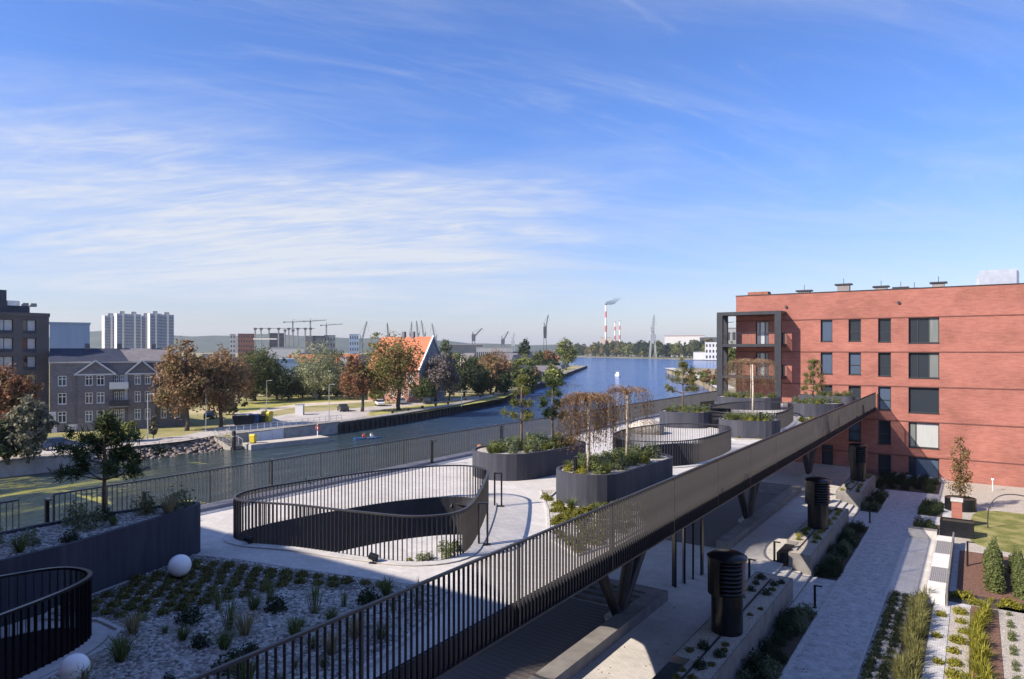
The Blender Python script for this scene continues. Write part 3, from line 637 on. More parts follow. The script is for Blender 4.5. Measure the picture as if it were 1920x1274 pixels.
for L, n, lab in ((LA, 46, 'the planter with two pines'), (LB, 48, 'the planter with two weeping trees'), (LC, 24, 'the oval planter by the third opening'), (LD, 20, 'the planter by the river railing'), (LE, 36, 'the wide planter before the balcony'), (LF, 22, 'the oval planter near the brick wall'), (LG, 16, 'the narrow planter at the brick wall')):
    plant_up(L, 7.16, n, lab, K1)
# sedum at the foot of the weeping-tree planter and gravel strips
rows = [(x, y, DZ+0.03) for x, y in fill(offset(BED2, 0.16), 110, gap=0.24) if y < 20.5]
scatter_plants('sedum_clump', sedy, rows, 'yellow green sedum cushion beside the planter of weeping trees', 'plant', 'yellow sedum by the weeping trees', (0.8, 1.2))
scatter_plants('grass_tuft', gt, [(-10.4, 18.6, DZ+.03), (-9.6, 18.7, DZ+.03), (-9.0, 19.5, DZ+.03), (-8.6, 21.5, DZ+.03), (-8.3, 23, DZ+.03)], 'green grass tuft at the foot of the planter of weeping trees', 'grass tuft', 'tufts below the weeping trees', (0.9, 1.5))
scatter_plants('sedum_clump', sedy, [(x, y, DZ+0.03) for B_ in (BED3, BED4) for x, y in fill(offset(B_, 0.15), 18, gap=0.4)], 'yellow green sedum cushion in the gravel strip along the terrace', 'plant', 'sedum in the gravel strips', (0.8, 1.3))

# ------------------------------------------------------------------ pines and weeping standards
def needles(tips, rng, n=70, L=0.11, w=0.007, r=0.11):
    P = np.repeat(np.array(tips), n, 0); m = len(P); d = rng.normal(size=(m, 3)); d[:, 2] += 0.5; d /= np.linalg.norm(d, axis=1, keepdims=True)
    P = P+rng.normal(size=(m, 3))*r*0.34; l = L*rng.uniform(0.6, 1.2, (m, 1)); s = np.cross(d, rng.normal(size=(m, 3))); s /= np.linalg.norm(s, axis=1, keepdims=True)+1e-9; s *= w
    return np.stack([P-s, P+s, P+d*l+s*0.3, P+d*l-s*0.3], 1)
def pine(label, loc, H, rad, h0, rng, lm, trunk=0.05, tiers=5, nb=6, tuft=0.16, nn=70, flat=0.8, lean=(0, 0), name='pine_tree', bark=M_PINEB):
    T = thing(name, label, 'tree', loc); b = MB()
    b.tube([(0, 0, -0.1), (lean[0]*0.3, lean[1]*0.3, H*0.35), (lean[0]*0.8, lean[1]*0.8, H*0.75), (lean[0], lean[1], H*0.97)], [trunk, trunk*0.85, trunk*0.55, trunk*0.2], 8)
    tips = [(lean[0], lean[1], H*0.95)]
    for t in range(tiers):
        f_ = t/(tiers-1); z = h0+(H-h0)*0.9*f_; R = rad*(1-0.75*f_**1.4)*rng.uniform(0.85, 1.1)
        for k in range(max(3, int(nb*(1-0.4*f_)))):
            a = 6.283*k/nb+rng.uniform(0, 1.1); rr = R*rng.uniform(0.6, 1.0); bx, by = lean[0]*z/H, lean[1]*z/H
            e = (bx+rr*math.cos(a), by+rr*math.sin(a), z+rr*rng.uniform(0.15, 0.55)); mid = (bx+rr*0.5*math.cos(a), by+rr*0.5*math.sin(a), z+rr*0.08)
            b.tube([(bx, by, z-0.05), mid, e], [trunk*0.4, trunk*0.3, trunk*0.15], 5)
            tips += [e, tuple(0.35*m+0.65*q+rng.normal()*0.03 for m, q in zip(mid, e)), (e[0]+rng.normal()*tuft, e[1]+rng.normal()*tuft, e[2]+abs(rng.normal())*tuft*0.7)]
    b.build('trunk', bark, T, True, world=False)
    inst('crown', quads_mesh('needles', needles(tips, rng, nn, tuft*0.85, tuft*0.07, tuft), lm), parent=T, world=False); return T
rng = np.random.default_rng(21)
pine('dark spreading young pine growing from the long curved planter', (-17.0+0.35, 7.75, 7.3), 2.2, 0.78, 0.95, rng, G_PINE, 0.05, 4, 6, 0.2, 75)
p_ = g(981, 850, 7.2); pine('slim young pine with open tiers in the two-pine planter', (-15.3, 23.2, 7.15), 2.95, 0.5, 1.25, rng, G_PINEY, 0.055, 4, 5, 0.17, 60)
pine('broader young pine in the two-pine planter', (-14.85, 24.9, 7.15), 2.75, 0.75, 1.15, rng, G_PINE, 0.055, 4, 5, 0.19, 60)
pine('single young pine in the planter by the river railing', (-16.0, 43.6, 7.15), 3.2, 1.05, 1.25, rng, G_PINEY, 0.06, 4, 5, 0.24, 55)
pine('young pine standing against the brick wall in the oval planter', (-10.4, 56.6, 7.15), 3.3, 1.0, 0.9, rng, G_PINEY, 0.06, 5, 5, 0.22, 55)
def weeper(label, loc, H, rad, rng, n=60, drop=1.7, leaves=14):
    T = thing('weeping_tree', label, 'tree', loc); b = MB()
    b.tube([(0, 0, -0.1), (0.03, 0.02, H*0.5), (0.0, 0.03, H)], [0.055, 0.05, 0.045], 8); b.build('trunk', M_PALEB, T, True, world=False)
    tw = MB(); LP = []
    for i in range(n):
        a = rng.uniform(0, 6.283); r = rad*rng.uniform(0.2, 1.0)**0.7; up = rng.uniform(0.05, 0.3); dr = drop*rng.uniform(0.45, 1.0)
        P = [(0, 0, H-0.05), (r*0.5*math.cos(a), r*0.5*math.sin(a), H+up), (r*math.cos(a), r*math.sin(a), H+up*0.2), (r*1.12*math.cos(a+.1), r*1.12*math.sin(a+.1), H-dr*0.5), (r*1.08*math.cos(a+.15), r*1.08*math.sin(a+.15), H-dr)]
        C = catmull(P, 3, False); tw.tube(C, [0.014 if i < 10 else 0.008]*2+[0.005]*(len(C)-2), 3, False)
        for _ in range(leaves):
            k = rng.integers(4, len(C)-1); t = rng.uniform(); LP.append([C[k][c]*(1-t)+C[k+1][c]*t+rng.normal()*0.04 for c in range(3)])
    tw.build('branches', mat('twig', (0.16, 0.10, 0.06), (0.3, 0.2, 0.12), 8, 0.9), T, world=False)
    nn = rng.normal(size=(len(LP), 3))*0.2
    inst('crown', quads_mesh('leaves', leafq(np.array(LP), 0.075, rng, 0.4, -0.3, nn), G_BROWN), parent=T, world=False); return T
weeper('rusty weeping tree on a pale trunk at the round end of its planter', (-10.75, 20.35, 7.15), 2.35, 0.95, rng, 190, 1.75, 26)
weeper('rusty weeping tree on a pale trunk beside the second oval opening', (-10.75, 23.4, 7.15), 2.45, 0.95, rng, 90, 1.6, 20)
weeper('weeping tree on a pale trunk in the oval planter by the third opening', (-10.7, 40.5, 7.15), 3.3, 1.4, rng, 80, 2.1, 18)
weeper('weeping tree on a pale trunk in the wide planter before the balcony', (-15.9, 59.6, 7.15), 3.0, 1.9, rng, 140, 2.4, 20)

# ------------------------------------------------------------------ terrace lamps and fittings
M_GLOBE = mat('opal_globe', (0.88, 0.88, 0.88), None, rough=0.35, spec=0.5)
def globe(label, p, r=0.28):
    T = thing('globe_lamp', label, 'lamp', (p[0], p[1], DZ+0.03), 0, 'white globe lamps in the beds')
    b = MB(); b.lathe([(r*math.sin(math.pi*k/16)+0.001, r-r*math.cos(math.pi*k/16)+0.05) for k in range(17)], (0, 0, 0), 28); b.build('globe', M_GLOBE, T, True, world=False)
    MB().lathe([(0.09, -0.03), (0.09, 0.06), (0.07, 0.075)], (0, 0, 0), 14).build('base', M_BLACK, T, world=False)
globe('white globe lamp lying in the sedum grid by the curved planter', g(337, 1088, DZ), 0.235)
globe('white globe lamp in the white gravel near the black opening railing', g(140, 1288, DZ), 0.20)
def bollard(label, p, z=DZ, h=0.95, arm=0.22, rz=0.0, head=True):
    T = thing('bollard_lamp', label, 'lamp', (p[0], p[1], z), rz, 'black bollard lamps')
    MB().box(-0.045, -0.045, 0, 0.045, 0.045, h).build('post', M_BLACK, T, world=False)
    MB().box(-0.07, -0.07, 0, 0.07, 0.07, 0.03).build('foot', M_BLACK, T, world=False)
    if head:
        MB().box(-0.05, -0.05, h+0.002, arm, 0.05, h+0.04).build('head', M_BLACK, T, world=False)
        MB().box(0.05, -0.03, h-0.006, arm-0.02, 0.03, h-0.001).build('diffuser', M_GLOBE, T, world=False)
    return T
for x, y, lb_, z in ((88, 1003, 'black bollard lamp behind the gravel of the curved planter', DZ), (270, 985, 'black bollard lamp between curved planter and river railing', DZ), (508, 912, 'black bollard lamp against the river railing behind the teardrop opening', DZ+0.1),
                     (810, 868, 'black bollard lamp against the river railing by the pine planter', DZ+0.1), (938, 835, 'black bollard lamp between the pine planter and the river railing', DZ+0.1), (1330, 800, 'black bollard lamp by the planter with the single pine', DZ),
                     (1560, 800, 'black bollard lamp near the brick wall planter', DZ)):
    bollard(lb_, g(x, y, z), z)
p_ = g(1111, 893, 7.16); bollard('short black bollard lamp inside the planter of weeping trees', (-10.9, 19.75), 7.16, 0.5, 0.1)
p_ = (-10.1, 39.9); bollard('short black bollard lamp inside the oval planter by the third opening', p_, 7.16, 0.5, 0.1)
for x, y, lb_ in ((466, 1022, 'black spotlight at the rounded corner of the teardrop railing'), (700, 1056, 'black spotlight at the near side of the teardrop railing')):
    p_ = g(x, y, DZ); T = thing('spotlight', lb_, 'spotlight', (p_[0], p_[1], DZ), R_(200))
    MB().box(-0.08, -0.08, 0, 0.08, 0.08, 0.03).build('base', M_BLACK, T, world=False)
    b = MB(); b.tube([(-0.10, 0, 0.12), (0.09, 0, 0.17)], [0.085, 0.085], 14); b.build('lamp_body', M_BLACK, T, world=False)
    MB().bar((0, 0, 0.03), (0, 0, 0.12), 0.03).build('bracket', M_BLACK, T, world=False)
for x, y, lb_ in ((906, 1022, 'black hoop stand lamp at the teardrop railing, by the paved ramp'), (934, 950, 'black hoop stand beyond the tip of the teardrop railing')):
    p_ = g(x, y, DZ); T = thing('hoop_stand', lb_, 'stand', (p_[0], p_[1], DZ), R_(30))
    for s in (-0.11, 0.11): MB().box(s-0.025, -0.03, 0, s+0.025, 0.03, 1.05).build('post', M_BLACK, T, world=False)
    MB().box(-0.135, -0.03, 1.05, 0.135, 0.03, 1.09).build('top_bar', M_BLACK, T, world=False)
    MB().box(-0.18, -0.07, 0, 0.18, 0.07, 0.03).build('foot', M_BLACK, T, world=False)
T = thing('corten_bollard', 'rust brown rounded post beside the two-pine planter', 'post', (-17.25, 23.0, DZ))
MB().lathe([(0.14, 0), (0.14, 0.95), (0.11, 1.02), (0.02, 1.05)], (0, 0, 0), 16).build('post', mat('rust', (0.16, 0.07, 0.035), (0.28, 0.13, 0.07), 5, 0.85), T, True, world=False)
for x, y, rz, lb_ in ((-14.9, 46.6, 0.2, 'dark steel bench between the third opening and the river railing'), (-17.2, 53.0, 1.4, 'dark steel bench beyond the third opening')):
    T = thing('steel_bench', lb_, 'bench', (x, y, DZ), rz)
    MB().box(-1.1, -0.3, 0.42, 1.1, 0.3, 0.5).build('seat', M_BLACK, T, world=False)
    for s in (-0.95, 0.95): MB().box(s-0.05, -0.26, 0, s+0.05, 0.26, 0.42).build('leg', M_BLACK, T, world=False)
    MB().box(-1.1, 0.26, 0.62, 1.1, 0.31, 1.0).build('backrest', M_BLACK, T, world=False)
    for s in (-0.9, 0.9): MB().box(s-0.03, 0.27, 0.5, s+0.03, 0.30, 0.62).build('back_support', M_BLACK, T, world=False)
p_ = g(1235, 775, 7.0)
T = thing('boulder', 'pale sandy boulder lying beside the planter of the single pine', 'boulder', (-16.4, 38.5, DZ))
b = MB(); b.lathe([(0.75, 0), (0.95, 0.25), (0.8, 0.55), (0.4, 0.8), (0.05, 0.85)], (0, 0, 0), 14)
b.v = [(x*1.3*(1+0.12*math.sin(3*x+5*z)), y*(1+0.1*math.cos(4*y+x)), z*(1+0.1*math.sin(2*x))) for x, y, z in b.v]; b.build('rock', M_GRAVD, T, True, world=False)

# fallen leaves blown over the paving
def litter(name, label, poly, n, z, seed):
    r_ = np.random.default_rng(seed); P = []; xs = [p[0] for p in poly]; ys = [p[1] for p in poly]
    while len(P) < n:
        x = r_.uniform(min(xs), max(xs)); y = r_.uniform(min(ys), max(ys))
        if inpoly(x, y, poly): P.append((x, y, z+0.012))
    P = np.array(P); o = inst(name, quads_mesh(name, leafq(P, 0.07, r_, .7, 6), G_BROWN)); tag(o, label, 'leaves', kind='stuff')
litter('fallen_leaves', 'brown leaves scattered over the garden path', rect(-5.4, 20, -3.5, 60), 420, 0.006, 1)
litter('fallen_leaves', 'brown leaves scattered over the shaded walkway', rect(-10.7, 18, -8.5, 62), 260, 0.5, 2)
# ================================================================== facade maker
def wall_open(mb, u0, u1, z0, z1, ops, depth, fn):
    """front wall with real openings; fn(u, d, z) -> point, d is depth into the wall"""
    us = sorted({u0, u1, *[o[0] for o in ops], *[o[1] for o in ops]}); zs = sorted({z0, z1, *[o[2] for o in ops], *[o[3] for o in ops]})
    us = [u for u in us if u0 <= u <= u1]; zs = [z for z in zs if z0 <= z <= z1]
    for i in range(len(us)-1):
        for j in range(len(zs)-1):
            cu = (us[i]+us[i+1])/2; cz = (zs[j]+zs[j+1])/2
            if any(o[0] < cu < o[1] and o[2] < cz < o[3] for o in ops): continue
            mb.add([fn(us[i], 0, zs[j]), fn(us[i+1], 0, zs[j]), fn(us[i+1], 0, zs[j+1]), fn(us[i], 0, zs[j+1])], [(0, 1, 2, 3)])
    for a, b, c, d in [o[:4] for o in ops]:
        mb.add([fn(a, 0, c), fn(b, 0, c), fn(b, 0, d), fn(a, 0, d), fn(a, depth, c), fn(b, depth, c), fn(b, depth, d), fn(a, depth, d)], [(0, 4, 5, 1), (1, 5, 6, 2), (2, 6, 7, 3), (3, 7, 4, 0)])
def M_glass(name, c, rough=0.04):
    return mat(name, c, None, rough=rough, spec=0.9)
GL_D = M_glass('dark_glass', (0.03, 0.038, 0.048)); GL_B = M_glass('blue_glass', (0.07, 0.10, 0.15)); GL_W = mat('blind_glass', (0.36, 0.38, 0.38), (0.46, 0.48, 0.47), 4, 0.12, map=(8, 1, 0.1), spec=0.8); GL_C = mat('curtained_glass', (0.13, 0.15, 0.145), (0.2, 0.22, 0.21), 4, 0.12, map=(8, 1, 0.1), spec=0.8)
GL_L = mat('pale_glass', (0.40, 0.44, 0.50), (0.5, 0.54, 0.6), 3, 0.15, spec=0.8)
M_FRAME = mat('anthracite_frame', (0.03, 0.032, 0.036), None, rough=0.45); M_WFRAME = mat('white_frame', (0.72, 0.72, 0.70), None, rough=0.5)
def window(parent, fn, u0, u1, z0, z1, dep, glass, frame, fw=0.07, vs=(), hs=(), sill=None, world=True):
    b = MB(); d0, d1 = dep-0.05, dep+0.03
    def bx(ua, ub, za, zb, da=d0, db=d1):
        P = [fn(u, d, z) for d in (da, db) for u, z in ((ua, za), (ub, za), (ub, zb), (ua, zb))]
        b.add(P, [(0, 1, 2, 3), (4, 7, 6, 5), (0, 4, 5, 1), (1, 5, 6, 2), (2, 6, 7, 3), (3, 7, 4, 0)])
    bx(u0, u0+fw, z0, z1); bx(u1-fw, u1, z0, z1); bx(u0+fw, u1-fw, z0, z0+fw); bx(u0+fw, u1-fw, z1-fw, z1)
    for v in vs: bx(u0+(u1-u0)*v-fw/2, u0+(u1-u0)*v+fw/2, z0+fw, z1-fw, d0+0.005)
    for h in hs: bx(u0+fw, u1-fw, z0+(z1-z0)*h-fw/2, z0+(z1-z0)*h+fw/2, d0+0.01)
    W_ = b.build('window', frame, parent, world=world)
    cuts = [0]+list(vs)+[1]
    for i in range(len(cuts)-1):
        p = MB(); a = u0+(u1-u0)*cuts[i]+fw*0.4; c = u0+(u1-u0)*cuts[i+1]-fw*0.4
        gl = glass[i % len(glass)] if isinstance(glass, (list, tuple)) else glass
        p.add([fn(a, dep, z0+fw*0.4), fn(c, dep, z0+fw*0.4), fn(c, dep, z1-fw*0.4), fn(a, dep, z1-fw*0.4)], [(0, 1, 2, 3)]); p.build('pane', gl, W_, world=world)
    if sill:
        b = MB(); P = [fn(u, d, z) for d in (-0.05, dep-0.05) for u, z in ((u0-0.03, z0-0.05), (u1+0.03, z0-0.05), (u1+0.03, z0+0.004), (u0-0.03, z0+0.004))]
        b.add(P, [(0, 1, 2, 3), (4, 7, 6, 5), (0, 4, 5, 1), (1, 5, 6, 2), (2, 6, 7, 3), (3, 7, 4, 0)]); b.build('sill', sill, W_, world=world)
    return W_

# ================================================================== the brick block
FY = 69.5
def fx(x): return XatY(x, FY)[0]
def fz(x, y): return zat(y, XatY(x, FY)[1])
M_BRICK = mat('red_brick', (0.285, 0.104, 0.078), (0.36, 0.143, 0.108), kind='brick', rotx=(R_(90), 0, 0), mortar=(0.29, 0.14, 0.115), bump=0.3, rough=0.9, vs=0.45, vlo=0.72, vhi=1.2, bw=0.5)
M_BAND = mat('dark_band', (0.11, 0.045, 0.04), (0.15, 0.06, 0.05), 2, 0.9)  # darker brick red of the string courses
BX0 = fx(1380); BX1 = 20.0; BT = fz(1600, 546.5)
B = thing('brick_apartment_block', 'long red brick apartment block with anthracite windows at the end of the terrace', 'building', (BX0, FY, 0))
Zs = [fz(1700, y) for y in (594.5, 658, 723.3, 788.5, 854)]       # dark string courses
STO = (Zs[0]-Zs[4])/4
ops = []; wins = []
def row_z(k): return Zs[0]-STO*k
cols = [(1538.6, 1560.8), (1591, 1614.3), (1646.4, 1670.6), (1703.4, 1761)]
for k in range(5):
    for c, (a, b_) in enumerate(cols):
        if c == 0 and k > 2: continue
        u0, u1 = fx(a), fx(b_); zt = row_z(k)-0.10; zb = zt-(2.02 if c < 2 else 2.1 if c == 2 else 2.22)
        if c == 1 and k == 4: continue
        ops.append((u0, u1, zb, zt)); wins.append((k, c, u0, u1, zb, zt))
for k in range(5):
    for a in (4.2, 8.4, 10.6, 13.5):
        wd = 2.4 if a in (4.2,) else 1.05
        zt = row_z(k)-0.10; ops.append((a, a+wd, zt-2.1, zt)); wins.append((k, 3 if wd > 2 else 1, a, a+wd, zt-2.1, zt))
ops.append((fx(1541), fx(1562), 0.0, 2.35))                      # door in the shade below the terrace
doors = []
for k in (0, 1):
    u0, u1 = fx(1417), fx(1441.5); zt = row_z(k)-0.12; ops.append((u0, u1, zt-2.55, zt)); doors.append((u0, u1, zt-2.55, zt))
fnB = lambda u, d, z: (u, FY+d, z)
b = MB(); wall_open(b, BX0, BX1, -0.3, BT, ops, 0.34, fnB)
b.add([(BX0, FY, -0.3), (BX0, FY+14, -0.3), (BX0, FY+14, BT), (BX0, FY, BT)], [(0, 3, 2, 1)])
b.add([(BX1, FY, -0.3), (BX1, FY+14, -0.3), (BX1, FY+14, BT), (BX1, FY, BT)], [(0, 1, 2, 3)])
b.add([(BX0, FY+14, -0.3), (BX1, FY+14, -0.3), (BX1, FY+14, BT), (BX0, FY+14, BT)], [(0, 3, 2, 1)])
b.build('wall', M_BRICK, B)
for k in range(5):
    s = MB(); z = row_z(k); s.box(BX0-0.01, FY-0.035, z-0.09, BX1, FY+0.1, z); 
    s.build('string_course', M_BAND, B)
r = MB().box(BX0+0.3, FY+0.3, BT-0.6, BX1-0.3, FY+13.7, BT-0.5); rf = r.build('roof', mat('roof_felt', (0.06, 0.06, 0.06), (0.1, 0.1, 0.1), 2, 0.9), B)
MB().box(BX0-0.04, FY-0.05, BT, BX1, FY+0.35, BT+0.07).build('coping', M_FRAME, rf)
for i, (k, c, u0, u1, zb, zt) in enumerate(wins):
    if c == 3: gl = [GL_D, GL_D, GL_C] if k in (0, 1) else [GL_C, GL_W] if k == 3 else [GL_D, GL_B]
    else: gl = (GL_B, GL_D, GL_D)[(i+k) % 3] if c else (GL_B if k < 2 else GL_D)
    window(B, fnB, u0, u1, zb, zt, 0.24, gl, M_FRAME, 0.075, ((0.3, 0.66) if c == 3 and k in (0, 1) else (0.24,) if c == 3 and k != 2 else ()), ((0.42,) if c in (1, 2) else ()), M_FRAME)
window(B, fnB, fx(1541), fx(1562), 0.02, 2.35, 0.2, GL_D, M_FRAME, 0.09)
for (u0, u1, zb, zt) in doors: window(B, fnB, u0, u1, zb, zt, 0.2, [GL_B, GL_L, GL_B], M_FRAME, 0.08, (0.3, 0.68))
for x, y in ((1474.5, 576), (1685.5, 568)):
    b = MB(); u = fx(x); z = fz(x, y); b.tube([(u, FY-0.12, z), (u, FY+0.1, z)], 0.13, 12); b.build('overflow_spout', M_FRAME, B)
# balconies at the corner
BYF = 67.35
bx0 = XatY(1344, BYF)[0]; bx1 = XatY(1457, BYF)[0]; zr = zat(583, XatY(1450, BYF)[1])
bal = MB(); bal.box(bx0, BYF, zr-0.32, bx1+0.35, FY+0.3 if False else FY-0.003, zr); bal.build('balcony_roof', mat('balcony_cladding', (0.026, 0.029, 0.036), (0.038, 0.041, 0.05), 1.5, 0.5, metal=0.3), B)
M_CLAD = MT['balcony_cladding']
for k, y in enumerate((645, 706)):
    z = zat(y, XatY(1450, BYF)[1]); s = MB(); s.box(bx0, BYF, z-0.28, bx1+0.35, FY-0.003, z); sb_ = s.build('balcony_floor', M_CLAD, B)
    zt = z+1.08; h = MB(); h.box(bx0+0.02, BYF+0.02, zt-0.04, bx1+0.33, BYF+0.07, zt); h.box(bx1+0.28, BYF+0.07, zt-0.04, bx1+0.33, FY-0.01, zt); h.box(bx0+0.02, BYF+0.07, zt-0.04, bx0+0.07, FY-0.01, zt); rl = h.build('balcony_railing', M_FRAME, B)
    bm_ = MB().box(-0.008, -0.02, 0, 0.008, 0.02, 1.04).mesh('baluster', M_FRAME)
    n = int((bx1-bx0)/0.13)
    for i in range(n): inst('baluster', bm_, (bx0+0.1+i*0.13, BYF+0.045, z), 0, rl)
    for i in range(15): inst('baluster', bm_, (bx1+0.3, BYF+0.15+i*0.13, z), 1.57, rl)
for xa, ya in ((bx0, BYF), (bx1-0.22, BYF), (bx0, FY-0.6)):
    MB().box(xa-0.01, ya-0.01, DZ-0.4, xa+0.56 if xa == bx0 else xa+0.57, ya+0.35, zr-0.318).build('balcony_post', M_CLAD, B)
MB().box(BX0-0.35, FY-1.0, zr-3.6, BX0-0.3, FY-0.02, zr-0.32)
# roof furniture
def chim(x0, x1, yt, yb, dY=2.6, lab='chimney'):
    Y = FY+dY; a, t0 = XatY(x0, Y); c, t1 = XatY(x1, Y); z1 = zat(yt, (t0+t1)/2)
    s = MB(); wd = c-a; s.box(a+wd*0.14, Y, BT-0.5, c-wd*0.14, Y+0.7, z1-0.2); st_ = s.build('chimney', mat('chimney_render', (0.2, 0.18, 0.18), (0.28, 0.26, 0.25), 2, 0.9), rf)
    MB().box(a, Y-0.1, z1-0.2, c, Y+0.8, z1-0.06).build('chimney_cap', M_FRAME, rf)
    MB().tube([((a+c)/2, Y+0.3, z1-0.06), ((a+c)/2, Y+0.3, z1+0.45)], 0.025, 5).build('lightning_rod', M_FRAME, rf)
for a in ((1492, 1522, 543, 0), (1565, 1597, 531, 0), (1636, 1667, 535, 0), (1673, 1704, 537, 0), (1706, 1722, 538.5, 0), (1743, 1776, 527.5, 0)): chim(*a)
Y = FY+3.5; a, t0 = XatY(1829, Y); c, t1 = XatY(1913, Y); z1 = zat(506, (t0+t1)/2)
s = MB(); s.box(a+0.3, Y, BT-0.5, c-0.25, Y+1.8, z1); M_DUCT = mat('galvanised_duct', (0.55, 0.56, 0.58), (0.68, 0.69, 0.7), 1.5, 0.3, metal=0.7); s.build('ventilation_unit', M_DUCT, rf)
s = MB(); s.box(a, Y+0.3, BT-0.5, a+0.28, Y+1.5, z1-0.35); s.box(c-0.24, Y+0.3, BT-0.5, c, Y+1.5, z1-0.1); s.build('ventilation_elbow', M_DUCT, rf)
Y = FY+1.4; a, t0 = XatY(1402, Y); c, t1 = XatY(1440, Y); MB().box(a, Y, BT-0.4, c, Y+1.2, zat(548.5, t0)).build('roof_hatch', mat('rusty_hatch', (0.22, 0.08, 0.05), (0.3, 0.12, 0.08), 3, 0.8), rf)
# ================================================================== courtyard
rng = np.random.default_rng(31)
M_BOARD = mat('board_marked_concrete', (0.15, 0.14, 0.135), (0.22, 0.21, 0.20), 1.5, 0.9, 0.2)
def raised(y0, y1, label, step=True):
    T = thing('raised_planter', label, 'planter', (-7.5, (y0+y1)/2, 0))
    P = [(-8.32, y0), (-6.7, y0), (-6.7, y1), (-8.32, y1)]
    if step: P = [(-7.75, y0), (-6.7, y0), (-6.7, y1), (-8.32, y1), (-8.32, y0+2.2), (-7.75, y0+2.2)]
    P = ccw(P); b = MB(); b.ring(P, offset(P, 0.05), 0.008, 1.1); b.build('wall', M_BOARD, T)
    b = MB(); sheet(b, offset(P, 0.045), [], 1.085); b.build('gravel_top', M_GRAVD, T)
    MB().box(-7.52, y0+0.6, 1.08, -7.44, y1-0.6, 1.10).build('divider', M_FRAME, T)
    if step: MB().box(-8.32, y0, 0.5, -7.8, y0+1.9, 1.0).build('bench_block', M_BLACK, T)
    return T
raised(19.5, 32.0, 'raised concrete planter with gravel top around the first black vent'); raised(36.0, 48.0, 'sunlit raised concrete planter with gravel top around the second black vent'); raised(53.6, 62.0, 'raised concrete planter around the black vent nearest the brick wall', False)
M_VENT = mat('gloss_black_vent', (0.016, 0.017, 0.02), (0.022, 0.023, 0.026), 2, 0.22, metal=0.4)
def vent(label, x, y, r=0.58, h=2.75, z=1.09):
    T = thing('ventilation_stack', label, 'vent', (x, y, z), 0, 'black ventilation stacks')
    autosmooth(MB().lathe([(r*0.95, -0.1), (r*0.95, h*0.5), (r, h*0.51)], (0, 0, 0), 36).build('shaft', M_VENT, T, world=False), 30)
    lv = MB().lathe([(r*0.80, 0.0), (r*1.10, 0.015), (r*1.10, 0.05), (r*0.82, 0.14)], (0, 0, 0), 36).mesh('louvre', M_VENT, True)
    n = 8
    for i in range(n): inst('louvre', lv, (0, 0, h*0.52+i*(h*0.43/n)), 0, T, world=False)
    MB().lathe([(r*0.78, h*0.5), (r*0.78, h*0.96)], (0, 0, 0), 30).build('core', M_BLACK, T, world=False)
    b = MB()
    for k in range(9):
        a = math.pi*0.62+k*math.pi*0.10; b.bar((r*1.14*math.cos(a), r*1.14*math.sin(a), h*0.5), (r*1.14*math.cos(a), r*1.14*math.sin(a), h*0.95), r*0.38, 0.02, (math.cos(a), math.sin(a), 0))
    b.build('back_shield', M_VENT, T, world=False)
    autosmooth(MB().lathe([(r*1.22, h*0.955), (r*1.22, h*0.985), (r*0.9, h*1.02), (0.02, h*1.03)], (0, 0, 0), 36).build('cap', M_VENT, T, world=False), 30)
vent('tall black ventilation stack with louvred head in the first raised planter', -7.42, 24.7); vent('tall black ventilation stack rising from the sunlit raised planter', -7.45, 42.0); vent('tall black ventilation stack closest to the brick wall', -7.6, 59.2)
# steps between the planters, from the walkway down to the path
for y0, y1, lb_ in ((32.0, 36.0, 'pale concrete steps between the first and second raised planters'), (48.0, 53.6, 'pale concrete steps between the second and third raised planters')):
    T = thing('garden_steps', lb_, 'steps', (-7.5, (y0+y1)/2, 0))
    for i in range(4): MB().box(-8.4+i*0.42 if i else -8.5, y0+0.02, 0.009, -8.0+i*0.42, y1-0.02, 0.505-i*0.125).build('step', M_KERB, T)
# flower beds in the ground
def gbed(name, poly, m, z=0.03): 
    P = ccw(poly); b = MB(); sheet(b, P, [], z); walls(b, P, -0.05, z); return struct(b.build(name, m))
for y0, y1 in ((20, 31.4), (36.3, 48.4), (53.0, 60.2)): gbed('shrub_bed', rect(-6.66, y0, -5.6, y1), M_SOIL)
dk = [bush_mesh('dark_shrub', G_DARK, 420, 0.34, 0.34, 0.6, 0.075, rng, per=10) for _ in range(3)]; gy = [bush_mesh('grey_shrub', G_BLUE, 420, 0.36, 0.36, 0.55, 0.075, rng, per=10) for _ in range(2)]
for i, (y0, y1) in enumerate(((20, 31.4), (36.3, 48.4), (53.0, 60.2))):
    w_ = ('first', 'second', 'third')[i]; P = fill(rect(-6.45, y0+.25, -5.8, y1-.3), 26 if i < 2 else 14, gap=0.48)
    scatter_plants('dark_shrub', dk, [(x, y, 0.03) for k, (x, y) in enumerate(P) if k % 3], f'dark green shrub in the bed along the {w_} raised planter', 'shrub', f'dark shrubs by the {w_} raised planter', (0.8, 1.25))
    scatter_plants('grey_shrub', gy, [(x, y, 0.03) for k, (x, y) in enumerate(P) if not k % 3], f'feathery grey green shrub in the bed along the {w_} raised planter', 'shrub', f'grey shrubs by the {w_} raised planter', (0.8, 1.2))
for i, (y0, y1) in enumerate(((20, 31.6), (38.4, 47.6), (54, 61.5))):
    w_ = ('first', 'second', 'third')[i]; P = [p for p in fill(rect(-8.0, y0, -6.95, y1), 34, gap=0.42) if abs(p[0]+7.45) > 0.16 and math.dist(p, (-7.45, (24.7, 42.0, 59.2)[i])) > 0.8]
    ms, lb_ = ((sed+gd_, 'dark green cushion'), (yb_+sedy, 'yellow green cushion'), (sed+yb_, 'green cushion'))[i]
    scatter_plants('cushion_plant', ms, [(x, y, 1.085) for x, y in P], f'{lb_} on the gravel top of the {w_} raised planter', 'plant', f'cushions on the {w_} raised planter', (0.85, 1.25))
